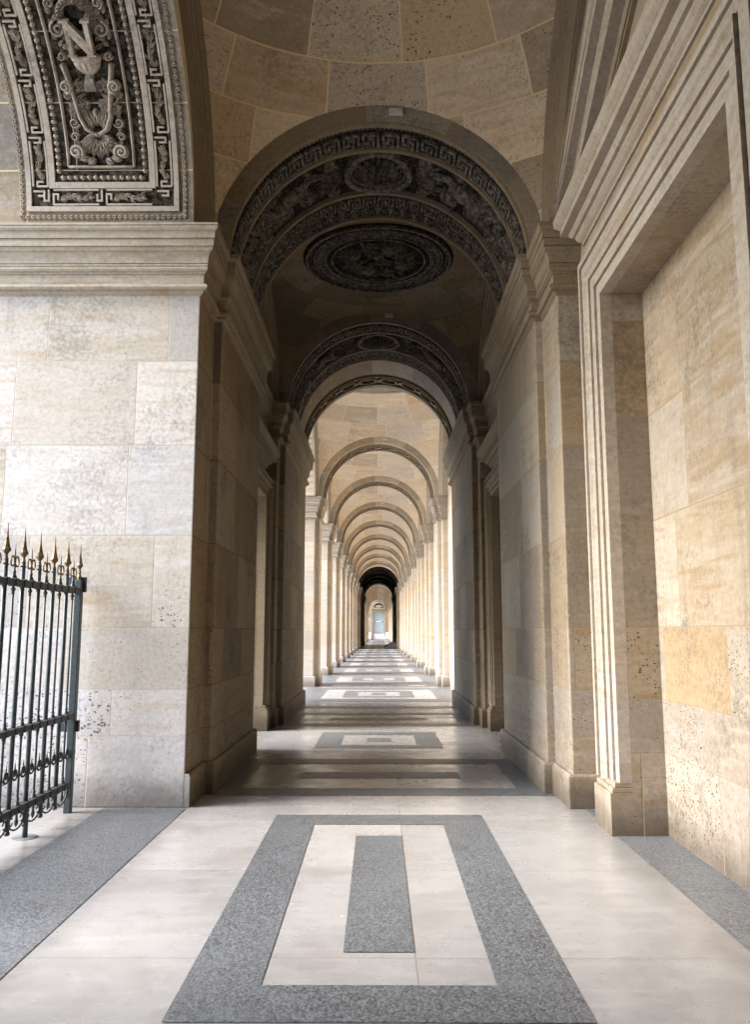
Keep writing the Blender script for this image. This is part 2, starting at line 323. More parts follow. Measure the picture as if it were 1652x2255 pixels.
# ------------------------------------------------------------------ relief modelling (u, v, h) on a mapped surface
class Relief(MB):
    fat = 1.0
    def __init__(s, fmap): super().__init__(); s.map = fmap
    def put(s, vs, fs, smooth=False): s.add([s.map(*p) for p in vs], fs, smooth=smooth)
    def strip(s, pts, w, h, h0=0.0, seg=.12, round_=False, closed=False):
        P = []
        for a, b in zip(pts[:-1], pts[1:]):
            n = max(1, int(hypot(b[0] - a[0], b[1] - a[1]) / seg))
            for i in range(n): P.append((a[0] + (b[0] - a[0]) * i / n, a[1] + (b[1] - a[1]) * i / n))
        P.append(pts[-1])
        L = offs(P, w / 2); Q = offs(P, -w / 2); n = len(P)
        if round_:
            rows = [[(a, b, h0) for a, b in L], [(a * .75 + c * .25, b * .75 + e * .25, h0 + h * .85) for (a, b), (c, e) in zip(L, P)][:], [(a, b, h0 + h) for a, b in P], [(a * .75 + c * .25, b * .75 + e * .25, h0 + h * .85) for (a, b), (c, e) in zip(Q, P)], [(a, b, h0) for a, b in Q]]
        else: rows = [[(a, b, h0) for a, b in L], [(a, b, h0 + h) for a, b in L], [(a, b, h0 + h) for a, b in Q], [(a, b, h0) for a, b in Q]]
        k = len(rows); vs = [q for r in rows for q in r]; fs = []
        for j in range(k - 1):
            for i in range(n - 1): fs.append((j * n + i, (j + 1) * n + i, (j + 1) * n + i + 1, j * n + i + 1))
        if not closed: fs.append(tuple(j * n for j in range(k))); fs.append(tuple(j * n + n - 1 for j in range(k))[::-1])
        s.put(vs, fs, smooth=round_)
    def rect(s, u0, v0, u1, v1, w, h):   # flat frame
        s.strip([(u0, v0), (u1, v0)], w, h); s.strip([(u0, v1), (u1, v1)], w, h)
        s.strip([(u0, v0 - w / 2), (u0, v1 + w / 2)], w, h * .98); s.strip([(u1, v0 - w / 2), (u1, v1 + w / 2)], w, h * .98)
    def leaf(s, u, v, ang, ln, wd, h, h0=0.0, curl=.0):
        wd *= s.fat
        ca, sa = cos(ang), sin(ang)
        def T(a, b, hh): b = b + curl * a * a / max(ln, 1e-4); return (u + a * ca - b * sa, v + a * sa + b * ca, h0 + hh)
        prof = [(0, .10, .25), (.25, .85, .8), (.5, 1.0, 1.0), (.75, .62, .85), (1.0, 0.03, .3)]
        vs = []
        for a, wf, hf in prof: vs += [T(a * ln, -wf * wd / 2, 0), T(a * ln, -wf * wd / 4, h * hf * .9), T(a * ln, 0, h * hf * .55), T(a * ln, wf * wd / 4, h * hf * .9), T(a * ln, wf * wd / 2, 0)]
        fs = [(r * 5 + c, r * 5 + c + 1, r * 5 + c + 6, r * 5 + c + 5) for r in range(4) for c in range(4)]
        s.put(vs, fs, smooth=False)
    def dome(s, u, v, ru, rv, h, h0=0.0, n=10, rings=3, smooth=True):
        vs = [(u, v, h0 + h)]
        for j in range(1, rings + 1):
            a = j / rings * pi / 2
            for i in range(n): b = 2 * pi * i / n; vs.append((u + ru * sin(a) * cos(b), v + rv * sin(a) * sin(b), h0 + h * cos(a)))
        fs = [(0, 1 + i, 1 + (i + 1) % n) for i in range(n)]
        for j in range(rings - 1):
            for i in range(n): fs.append((1 + j * n + i, 1 + (j + 1) * n + i, 1 + (j + 1) * n + (i + 1) % n, 1 + j * n + (i + 1) % n))
        s.put(vs, fs, smooth=smooth)
    def ring(s, u, v, ru, rv, w, h, n=28, round_=False, h0=0.0):
        pts = [(u + ru * cos(2 * pi * i / n), v + rv * sin(2 * pi * i / n)) for i in range(n + 1)]
        s.strip(pts, w, h, h0, seg=9, round_=round_)
    def spiral(s, u, v, r0, r1, a0, turns, w, h, n=22):
        pts = [(u + (r0 + (r1 - r0) * i / n) * cos(a0 + turns * 2 * pi * i / n), v + (r0 + (r1 - r0) * i / n) * sin(a0 + turns * 2 * pi * i / n)) for i in range(n + 1)]
        s.strip(pts, w, h, seg=9, round_=True)
    def key(s, u0, u1, v0, v1, h=.02, flip=False):
        """running meander along u"""
        unit = (v1 - v0) / 3.6; n = max(1, round((u1 - u0) / (3.0 * unit))); L = (u1 - u0) / n
        for k in range(n):
            p = [(0, 0), (0, 3), (3, 3), (3, 1), (2, 1), (2, 2), (1, 2), (1, 0), (4, 0)]
            q = [(u0 + k * L + a / 4 * L + unit * .0, (v0 + unit * .3 + b * unit) if not flip else (v1 - unit * .3 - b * unit)) for a, b in p]
            s.strip(q, unit * .42, h, seg=.15)
    def eggs(s, u0, u1, v, step, wd, h=.035):
        n = max(1, round((u1 - u0) / step)); st = (u1 - u0) / n
        for k in range(n):
            u = u0 + (k + .5) * st; s.dome(u, v, st * .27, wd * .36, h, n=8, rings=3)
            s.ring(u, v, st * .40, wd * .47, wd * .07, h * .6, n=12)
            s.leaf(u + st / 2, v - wd * .45, pi / 2, wd * .9, st * .12, h * .6)
    def beads(s, u0, u1, v, step, wd, h=.015, ang=.6):
        n = max(1, round((u1 - u0) / step)); st = (u1 - u0) / n
        for k in range(n): s.leaf(u0 + k * st, v - wd * .4, pi / 2 - ang, wd, st * .7, h)
    def laurel(s, pts, lw, ll, h=.022, rnd=None):
        s.strip(pts, .012, h * .7, seg=.1, round_=True)
        for a, b in zip(pts[:-1], pts[1:]):
            L = hypot(b[0] - a[0], b[1] - a[1]); n = max(1, int(L / (ll * .55))); an = atan2(b[1] - a[1], b[0] - a[0])
            for i in range(n):
                u = a[0] + (b[0] - a[0]) * i / n; v = a[1] + (b[1] - a[1]) * i / n
                for sg in (1, -1): s.leaf(u, v, an + sg * random.uniform(.4, .8), ll * random.uniform(.8, 1.1), lw, h, curl=sg * -.25)
                if i % 2: s.dome(u + .02 * cos(an + 1.7), v + .02 * sin(an + 1.7), .011, .011, h * .8, n=6, rings=2)

# ------------------------------------------------------------------ setting: ground, paving, sky
mb = MB(); mb.add([(-600, -400, -.03), (600, -400, -.03), (600, 900, -.03), (-600, 900, -.03)], [(0, 1, 2, 3)])
tag(mb.build('courtyard_ground', M['gravel']), kind='structure')
mb = MB(); mb.box(-6.2, 3.4, -40, 162, -.2, 0)
tag(mb.build('gallery_floor', M['floor']), kind='structure')
g = MB()
def sheet(mb, x0, x1, y0, y1, z=.004): mb.add([(x0, y0, z), (x1, y0, z), (x1, y1, z), (x0, y1, z)], [(0, 1, 2, 3)])
def frame(mb, xo, xi, y0, y1, yi0, yi1):
    sheet(mb, -xo, xo, y0, yi0); sheet(mb, -xo, xo, yi1, y1); sheet(mb, -xo, -xi, yi0, yi1); sheet(mb, xi, xo, yi0, yi1)
def bigrect(yc, hl):   # bay A type
    frame(g, .90, .54, yc - hl, yc + hl, yc - hl + .36, yc + hl - .36); sheet(g, -.18, .18, yc - hl + .75, yc + hl - .74)
def cross(y0, y1, xo=2.0):
    frame(g, xo, 1.42, y0, y1, y0 + .37, y1 - .36); c = (y0 + y1) / 2; sheet(g, -.90, .90, c - .19, c + .19)
def bayB(yc): frame(g, .90, .54, yc - .9, yc + .9, yc - .59, yc + .56); sheet(g, -.18, .18, yc - .20, yc + .17)
def pav(o, near=False):
    bigrect(o + 5.57, 1.93)
    sheet(g, -2.52, -1.76, o + 3.3, o + 7.76); sheet(g, 1.88, 2.6, o + 3.3, o + 7.76)
    cross(o + 8.37, o + 10.68); bayB(o + 12.56); cross(o + 14.35, o + 16.62)
    sheet(g, -2, 2, o + 17.6, o + 18.1)
    cross(o + .45, o + 2.76); bayB(o - 1.43)
pav(0); pav(83.05)
def galbay(yc, nxt):
    frame(g, 2.0, 1.41, yc - 2.4, yc + 2.4, yc - 1.6, yc + 1.6)
    frame(g, .89, .54, yc - 1.1, yc + 1.1, yc - .76, yc + .76); sheet(g, -.18, .18, yc - .37, yc + .37)
    if nxt: frame(g, 1.9, 1.41, yc + 2.75, yc + 4.1, yc + 3.0, yc + 3.85); sheet(g, -.9, .9, yc + 3.3, yc + 3.5)
GK = [25.1 + 6.33 * k for k in range(8)]
galbay(21.6, True)
for y in GK: galbay(y + 3.17, True)
GK2 = [108.2 + 6.33 * k for k in range(7)]
galbay(105.0, True)
for y in GK2: galbay(y + 3.17, y < 145)
tag(g.build('granite_inlay', M['granite']), kind='structure')

# ------------------------------------------------------------------ piers
def plinth(mb, s, poly, h=.28, p=.05, back=None):
    q = offs(poly, p)
    full = [(s * x, y) for x, y in q] + [(s * x, y) for x, y in back]
    mb.prism(full, 0, h)
    q2 = offs(poly, p - .018); full2 = [(s * x, y) for x, y in q2] + [(s * x, y) for x, y in back]
    n = len(full); v = [(x, y, h) for x, y in full] + [(x, y, h + .02) for x, y in full2]
    mb.add(v, [(i, (i + 1) % n, n + (i + 1) % n, n + i) for i in range(n)] + [tuple(range(n, 2 * n))])
def pier(name, s, path, back, label, group=None, mats=('wall', 'mould'), loc=None, top=5.62, plh=.28, pp=.05, cpath=None):
    """path: plan polyline in right-hand coordinates (x positive), running away from the camera along the corridor side"""
    ys = [p[1] for p in path]; t = thing(name, (s * 1.79, sum(ys) / len(ys), 0) if loc is None else loc, label, 'pier', group)
    mb = MB(); poly = [(s * x, y) for x, y in path] + [(s * x, y) for x, y in back]; mb.prism(poly, 0, 5.3)
    mb.build('shaft', M[mats[0]], t, bevel=.012)
    mb = MB(); plinth(mb, s, path, plh, pp, back); mb.build('plinth', M[mats[0]], t, bevel=.008)
    mb = MB(); sweep(mb, cpath or path, CORN, lambda a, b, h: (s * a, b, h)); mb.build('capital', M[mats[1]], t)
    return t
XB = 2.02    # wall plane behind the pilasters
# path runs so that its left side faces the corridor: from near outer corner to corridor, then far
def path_near(xo=XB, y0=7.8): return [(xo, y0), (1.79, y0), (1.79, y0 + .7), (1.70, y0 + .7), (1.70, y0 + 3.55), (xo, y0 + 3.55)]
def flip(path, c): return [(x, 2 * c - y) for x, y in path][::-1]
PV = 'pavilion piers along the passage'
def pavilion(o, far):
    w = 'far dark ' if far else ''
    pl = 'of the far dark pavilion' if far else ''
    P = []
    # near (bay A side) piers, right and left
    pn = [(x, y + o) for x, y in path_near()]
    pier('stone_pier', 1, pn, [(2.6, o + 11.35), (2.6, o + 7.8)], 'stepped pilaster and broad pier right of the passage, just past the tall blind doorway' if not far else 'right hand pier inside the far dark pavilion', PV, ('ochre', 'mould'))
    if not far:
        pl_ = [(4.3, 7.8)] + path_near()[1:-1] + [(3.2, 11.35)]
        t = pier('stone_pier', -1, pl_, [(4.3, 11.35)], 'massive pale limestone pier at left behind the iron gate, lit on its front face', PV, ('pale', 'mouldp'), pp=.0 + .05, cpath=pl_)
        for ch in t.children:      # pale front, brown passage faces: patina plus light and shade put into the colour
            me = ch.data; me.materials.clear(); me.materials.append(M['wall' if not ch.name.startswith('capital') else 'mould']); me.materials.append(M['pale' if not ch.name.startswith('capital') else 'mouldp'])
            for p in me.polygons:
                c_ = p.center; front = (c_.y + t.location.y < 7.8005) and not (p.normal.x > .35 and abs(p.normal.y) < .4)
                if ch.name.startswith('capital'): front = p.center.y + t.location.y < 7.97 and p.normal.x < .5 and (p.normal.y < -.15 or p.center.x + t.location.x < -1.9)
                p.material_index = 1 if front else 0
        for ch in t.children:      # the front of this pier has no plinth step
            if ch.name.startswith('plinth'):
                for v in ch.data.vertices:
                    if v.co.y + t.location.y < 7.80: v.co.y = 7.803 - t.location.y
    else:
        pier('stone_pier', -1, pn, [(2.6, o + 11.35), (2.6, o + 7.8)], 'left hand pier inside the far dark pavilion', PV, ('wall', 'mould'))
    # second piers (towards the lit gallery)
    ps = [(XB, o + 14.15), (1.79, o + 14.15), (1.79, o + 14.6), (1.70, o + 14.6), (1.70, o + 18.75), (1.92, o + 18.75), (1.92, o + 19.05), (XB, o + 19.05)]
    for s, nm in ((1, 'right'), (-1, 'left')):
        lb = ('grey stone pier on the %s of the archway opening into the bright gallery' % nm) if not far else ('pier at the far %s end of the distant dark pavilion' % nm)
        xo_ = 4.3 if (s < 0 and not far) else 2.9
        pier('stone_pier', s, ps, [(xo_, o + 19.05), (xo_, o + 14.15)], lb, PV, ('wall', 'mould'))
    # piers on the near end (behind the camera for the first pavilion)
    c = o + 5.5
    for s, nm in ((1, 'right'), (-1, 'left')):
        pb = flip([(x, y + o) for x, y in path_near()], c)
        lb = ('%s hand pier of the arch behind the viewer' % nm) if not far else ('near %s pier of the middle bay in the far dark pavilion' % nm)
        pier('stone_pier', s, pb, [(2.6 if s > 0 or far else 4.3, pb[-1][1]), (2.6 if s > 0 or far else 4.3, pb[0][1])], lb, PV, ('wall', 'mould'))
        pe = flip(ps, c)
        lb = ('%s pier at the near end of the passage behind the viewer' % nm) if not far else ('%s pier where the lit gallery meets the far dark pavilion' % nm)
        pier('stone_pier', s, pe, [(2.9, pe[-1][1]), (2.9, pe[0][1])], lb, PV, ('wall', 'mould'))
pavilion(0, False)
pavilion(83.05, True)

ordn = ['first', 'second', 'third', 'fourth', 'fifth', 'sixth', 'seventh', 'eighth', 'ninth']
def gal_path(y, xo): return [(xo, y - .75), (1.92, y - .75), (1.92, y - .4), (1.79, y - .4), (1.79, y + .4), (1.92, y + .4), (1.92, y + .75), (xo, y + .75)]
src = {}
for s, nm in ((-1, 'left'), (1, 'right')):
    xo = 2.75 if s < 0 else 2.2
    src[s] = pier('gallery_pier', s, gal_path(GK[0], xo), [], 'first and largest %s hand pier of the bright gallery' % nm, 'piers of the bright gallery', ('gal', 'mouldp'))
    src[s].location.y += 0
    y0 = src[s].location.y
    for k, y in enumerate(GK[1:], 1):
        dup(src[s], (src[s].location.x, y0 + y - GK[0], 0), '%s %s hand pier of the bright gallery counted from the near end' % (ordn[k], nm))
    for k, y in enumerate(GK2):
        dup(src[s], (src[s].location.x, y0 + y - GK[0], 0), '%s %s hand pier beyond the far dark pavilion' % (ordn[k], nm), 'piers of the distant gallery')

# ------------------------------------------------------------------ vaults
def sail(name, yc, hb, label, mat, cap=None, a=1.88, group=None, med=0):
    t = thing(name, (0, yc, ZS), label, 'vault', group)
    RR = sqrt(a * a + hb * hb); mb = MB(); NX, NY = 36, 44
    def zz(x, y):
        z = sqrt(max(0, RR * RR - x * x - y * y))
        if cap and z > cap: z = cap + (z - cap) * .35
        return z
    def U(x, y):
        z = sqrt(max(0, RR * RR - x * x - y * y)); return (atan2(x, y) * RR * .62 + 9, asin(min(1, z / RR)) * RR)
    P = [[(a * (2 * i / NX - 1), hb * (2 * j / NY - 1)) for i in range(NX + 1)] for j in range(NY + 1)]
    vs = [(x, yc + y, ZS + zz(x, y)) for r in P for x, y in r]; fs = []; uv = []
    for j in range(NY):
        for i in range(NX):
            q = [(j, i), (j, i + 1), (j + 1, i + 1), (j + 1, i)]
            fs.append([jj * (NX + 1) + ii for jj, ii in q]); u = [U(*P[jj][ii]) for jj, ii in q]
            if max(k[0] for k in u) - min(k[0] for k in u) > RR * 2: u = [(k[0] + (2 * pi * RR * .62 if k[0] < 9 else 0), k[1]) for k in u]
            uv.append(u)
    mb.add(vs, fs, uv, smooth=True); mb.build('web', M[mat], t, recalc=False)
    return t, zz
def fmt(name, s, yc, ri, ro, mat, t):    # moulded wall arch
    prof = [(ri, 2.10), (ri, 1.90), (ri + .03, 1.90), (ri + .03, 1.88), (ro - .30, 1.88), (ro - .29, 1.86), (ro - .22, 1.86), (ro - .21, 1.84), (ro - .13, 1.84), (ro - .10, 1.80), (ro - .02, 1.80), (ro + .02, 1.83), (ro + .1, 1.95)]
    if ro - ri < .5: prof = [(ri, 2.10), (ri, 1.90), (ri + .02, 1.88), (ri + .12, 1.88), (ri + .13, 1.85), (ri + .22, 1.85), (ri + .24, 1.81), (ro - .02, 1.81), (ro + .02, 1.84), (ro + .1, 1.95)]
    n = 48; vs = []; fs = []; uv = []
    for i in range(n + 1):
        a = pi * i / n
        for r, x in prof: vs.append((s * x, yc + r * cos(a), ZS + r * sin(a)))
    k = len(prof)
    for i in range(n):
        for j in range(k - 1):
            fs.append((i * k + j, i * k + j + 1, (i + 1) * k + j + 1, (i + 1) * k + j)); uv.append([(i / n * pi * ro, prof[j][0]), (i / n * pi * ro, prof[j + 1][0]), ((i + 1) / n * pi * ro, prof[j + 1][0]), ((i + 1) / n * pi * ro, prof[j][0])])
    mb = MB(); mb.add(vs, fs, uv); return mb.build(name, M[mat], t, recalc=False)
def lunette(mb, s, yc, r, x=2.06, n=40):
    vs = [(s * x, yc, ZS)] + [(s * x, yc + r * cos(pi * i / n), ZS + r * sin(pi * i / n)) for i in range(n + 1)]
    mb.add(vs, [(0, i + 1, i + 2) for i in range(n)])

# ------------------------------------------------------------------ transverse arches
def archband(y0, y1, name, t, ri=1.70, ro=2.0, mat='arch', n=64, seg=1):
    """voussoir ring; a front face, soffit and back face"""
    mb = MB(); k = 4
    for i in range(n):
        a0, a1 = pi * i / n, pi * (i + 1) / n
        def p(a, r, y): return (-r * cos(a), y, ZS + r * sin(a))
        L0, L1 = a0 * 1.75, a1 * 1.75
        mb.add([p(a0, ri, y0), p(a1, ri, y0), p(a1, ri, y1), p(a0, ri, y1)], [(0, 1, 2, 3)], [[(L0, .1), (L1, .1), (L1, .1 + y1 - y0), (L0, .1 + y1 - y0)]], smooth=True)
        mb.add([p(a0, ri, y0), p(a1, ri, y0), p(a1, ro, y0), p(a0, ro, y0)], [(0, 1, 2, 3)], [[(L0, .1), (L1, .1), (L1, .3), (L0, .3)]])
        mb.add([p(a0, ri, y1), p(a1, ri, y1), p(a1, ro, y1), p(a0, ro, y1)], [(0, 1, 2, 3)], [[(L0, .1), (L1, .1), (L1, .3), (L0, .3)]])
    return mb.build(name, M[mat], t, recalc=False)
RI = 1.70; LA = pi * RI
def amap(y0): return lambda u, v, h: (-(RI - 1.4 * h) * cos(u / RI), y0 + v, ZS + (RI - 1.4 * h) * sin(u / RI))

def ornate_arch(y0, label):
    t = thing('transverse_arch', (0, y0, ZS), label, 'arch', 'carved transverse arches of the dark pavilion')
    archband(y0, y0 + 2.2, 'voussoirs', t)
    f = amap(y0)
    # sooty grounds, 4 mm proud of the soffit
    def ground(nm, v0, v1, u0=.06, u1=LA - .06):
        b = Relief(f); b.strip([(u0, (v0 + v1) / 2), (u1, (v0 + v1) / 2)], v1 - v0, .006, seg=.08); return b.build(nm, M['soot'], t)
    ground('panel_ground', .54, 1.44)
    b = Relief(f); b.strip([(.03, .345), (LA - .03, .345)], .40, .006, seg=.08); b.build('band_ground', M['soot'], t)
    q = Relief(f); q.beads(.03, LA - .03, .145, .05, .07); q.key(.05, LA - .05, .21, .49, .028)
    q.build('meander_band', M['sootm'], t)
    q = Relief(f)
    for v in (.515, 1.475): q.strip([(.02, v), (LA - .02, v)], .055, .045, seg=.08)
    q.strip([(.02, .05), (LA - .02, .05)], .07, .03, seg=.08); q.strip([(.02, 2.165), (LA - .02, 2.165)], .065, .03, seg=.08)
    for u in (.10, LA - .10): q.strip([(u, .55), (u, 1.44)], .10, .044, seg=.1)
    q.build('fillets', M['mould'], t)
    b = Relief(f); b.strip([(.03, 1.69), (LA - .03, 1.69)], .36, .006, seg=.08); b.strip([(.03, 2.0), (LA - .03, 2.0)], .25, .007, seg=.08); b.build('band_ground', M['soot'], t)
    q = Relief(f)
    q.beads(.03, LA - .03, 1.545, .045, .07, .02); q.key(.05, LA - .05, 1.61, 1.85, .028, True); q.eggs(.05, LA - .05, 1.985, .17, .22, .045)
    q.build('egg_moulding', M['sootm'], t)
    # rosette in a round frame at the crown
    c = LA / 2; q = Relief(f)
    q.ring(c, .99, .41, .41, .07, .055, 40); q.ring(c, .99, .345, .345, .03, .04, 40, True)
    for k in range(28): a = 2 * pi * k / 28; q.leaf(c + .315 * cos(a), .99 + .315 * sin(a), a + pi, .04, .05, .03)
    for k in range(16): a = 2 * pi * k / 16; q.leaf(c + .13 * cos(a), .99 + .13 * sin(a), a, .15, .062, .075, curl=.1)
    for k in range(10): a = 2 * pi * k / 10 + .2; q.leaf(c + .03 * cos(a), .99 + .03 * sin(a), a, .10, .05, .10)
    q.dome(c, .99, .035, .035, .11)
    q.build('rosette', M['sootm'], t)
    # winged figures and foliage either side, mirrored about the crown
    for sg in (1, -1):
        q = Relief(f); rg = random.Random(5)
        def X(d): return c + sg * d
        A = lambda a: a if sg > 0 else pi - a
        # torch bundle next to rosette
        for j in range(7): q.leaf(X(.47), .99 + (j - 3) * .045, A((j - 3) * .16), .36, .035, .045)
        for j in range(5): q.spiral(X(.60), .70 + .58 * (j % 2), .01, .09, j, 1.3 * sg, .022, .045)
        # head
        q.dome(X(.98), 1.10, .085, .10, .085, n=12, rings=4)
        q.dome(X(1.02), .98, .10, .07, .05)
        for j in range(9): a = j / 8 * pi + pi * .1; q.spiral(X(.98) + .10 * cos(a), 1.10 + .10 * sin(a), .005, .035, a, 1.2, .016, .07, 10)
        # body and raised wing
        q.dome(X(1.16), .93, .17, .13, .085, n=12, rings=4); q.dome(X(1.34), 1.02, .14, .11, .065, n=12, rings=4)
        q.strip([(X(1.07), .90), (X(.92), .78), (X(.76), .82)], .05, .06, seg=9, round_=True)
        for j in range(11): q.leaf(X(1.10 + .03 * j), .84 - .002 * j, A(.55 - 1.6 + j * .07), .30 - .012 * j, .045, .06, curl=-.2 * sg)
        for j in range(9): q.leaf(X(1.20 + .03 * j), 1.08, A(1.25 - j * .10), .28, .05, .055, curl=.2 * sg)
        # acanthus scrolls towards the springing
        for (d, v, r0, tr) in ((1.62, .82, .17, 1.5), (1.78, 1.18, .15, -1.5), (2.02, .86, .15, 1.4), (2.16, 1.20, .12, -1.4), (2.32, .88, .11, 1.3)):
            q.spiral(X(d), v, .02, r0, rg.uniform(0, 6), tr * sg, .032, .055)
            for j in range(9): a = j / 9 * 2 * pi; q.leaf(X(d) + r0 * .72 * cos(a), v + r0 * .72 * sin(a), a + rg.uniform(-.4, .4) + .5 * sg, r0 * .85, .06, .06, curl=.3)
            q.dome(X(d), v, .035, .035, .06, n=8)
        for j in range(26):
            q.leaf(X(.7 + 1.75 * rg.random()), .62 + .75 * rg.random(), rg.uniform(0, 6.3), .15, .05, .045, curl=.3)
        q.build('winged_figure', M['sootm'], t)
    return t

def guilloche(t, v, f, L=LA, step=.47, A=.20, mats=('mould', 'soot')):
    q = Relief(f); n = round(L / step); st = L / n; hd = Relief(f)
    for k in range(n):      # short S-shaped strands tying one ring to the next
        u = (k + .5) * st; sg = 1
        P = [(u + st * .30 * (i / 5 - 1), v + sg * A * .85 * cos(pi * i / 10)) for i in range(11)]
        q.strip(P, .03, .03, seg=9)
        hd.strip([(a, b - .05) for a, b in P], .03, .006, seg=9); hd.strip([(a, b + .05) for a, b in P], .02, .006, seg=9)
    for k in range(n - 1):
        u = (k + 1) * st
        q.ring(u, v, .185, .17, .035, .035, 20)
        vs = [(u, v, .008)] + [(u + .16 * cos(2 * pi * i / 18), v + .15 * sin(2 * pi * i / 18), .008) for i in range(18)]
        hd.put(vs, [(0, 1 + i, 1 + (i + 1) % 18) for i in range(18)])
        q.dome(u, v, .03, .028, .03, n=8, rings=2)
        for j in range(8): a = j * pi / 4; q.leaf(u + .03 * cos(a), v + .024 * sin(a), a, .07, .03, .02)
    for w in (-A - .10, A + .10): q.strip([(.02, v + w), (L - .02, v + w)], .035, .035, seg=.08); hd.strip([(.02, v + w * .88), (L - .02, v + w * .88)], .02, .006, seg=.08)
    hd.build('hole_shade', M[mats[1]], t); q.build('guilloche', M[mats[0]], t)  # dark discs and strips on the soffit paint the shade of the holes

def dummy(): pass
# fine lamp-like white boxes fixed beside the crown of some arches
def fixture(y, z, label):
    t = thing('fixture_box', (.20, y, z), label, 'fixture', 'white fixture boxes over the arches')
    mb = MB(); mb.box(.12, .28, y - .045, y - .001, z - .035, z + .045); mb.build('housing', M['box'], t, bevel=.008)
    mb = MB(); mb.box(.15, .25, y - .052, y - .046, z - .015, z + .025); mb.build('lens', M['box'], t, bevel=.003)

def disc_relief(t, yc, zc, r, mats=('sootm', 'soot'), zf=None):
    """round carved medallion under the crown of a vault"""
    zf = zf or (lambda x, y: zc)
    def f(u, v, h): return (u, yc + v, zf(u, v) - h)
    n = 48; b = Relief(f)
    rr = [0, .3, .6, .8, 1.0]
    vs = [(0, 0, .03)] + [(r * q_ * cos(2 * pi * i / n), r * q_ * sin(2 * pi * i / n), .03) for q_ in rr[1:] for i in range(n)] + [(r * 1.01 * cos(2 * pi * i / n), r * 1.01 * sin(2 * pi * i / n), -.08) for i in range(n)]
    fs = [(0, 1 + i, 1 + (i + 1) % n) for i in range(n)]
    for j in range(4):
        for i in range(n): fs.append((1 + j * n + i, 1 + (j + 1) * n + i, 1 + (j + 1) * n + (i + 1) % n, 1 + j * n + (i + 1) % n))
    b.put(vs, fs); m_ = b.build('medallion', M[mats[1]], t, recalc=False)
    pol = lambda u, v, h: f((r * .97 - v) * cos(u / (r * .86)), (r * .97 - v) * sin(u / (r * .86)), .03 + h)
    q = Relief(pol); C = 2 * pi * r * .86
    q.strip([(0, .02), (C, .02)], .04, .04, seg=.08); q.beads(0, C, .075, .06, .05, .03); q.key(0, C, .12, .30, .03); q.strip([(0, .325), (C, .325)], .03, .04, seg=.08)
    o = q.build('carving', M[mats[0]], m_)
    q = Relief(lambda u, v, h: f(u, v, .03 + h)); rg = random.Random(3); ri = r * .62
    q.ring(0, 0, ri, ri, .03, .05, 40)
    for k in range(4):
        a = k * pi / 2 + .4; q.dome(ri * .55 * cos(a), ri * .55 * sin(a), .12, .12, .10, n=10)
        for j in range(9): b_ = a + (j - 4) * .35; q.leaf(ri * .5 * cos(a), ri * .5 * sin(a), b_, ri * .42, .07, .08, curl=.2)
        q.spiral(ri * .6 * cos(a + .8), ri * .6 * sin(a + .8), .02, .12, a, 1.4, .03, .07)
        q.strip([(0, 0), (ri * .9 * cos(a + .75), ri * .9 * sin(a + .75))], .03, .06, seg=9, round_=True)
    for j in range(40): q.leaf(rg.uniform(-.6, .6) * ri, rg.uniform(-.6, .6) * ri, rg.uniform(0, 6.3), .18, .06, .06, curl=.3)
    q.dome(0, 0, .10, .10, .12)
    q.build('trophy_relief', M[mats[0]], m_)

def wall_piece(mb, s, x0, x1, y0, y1, z0, z1): mb.box(s * x0, s * x1, y0, y1, z0, z1)

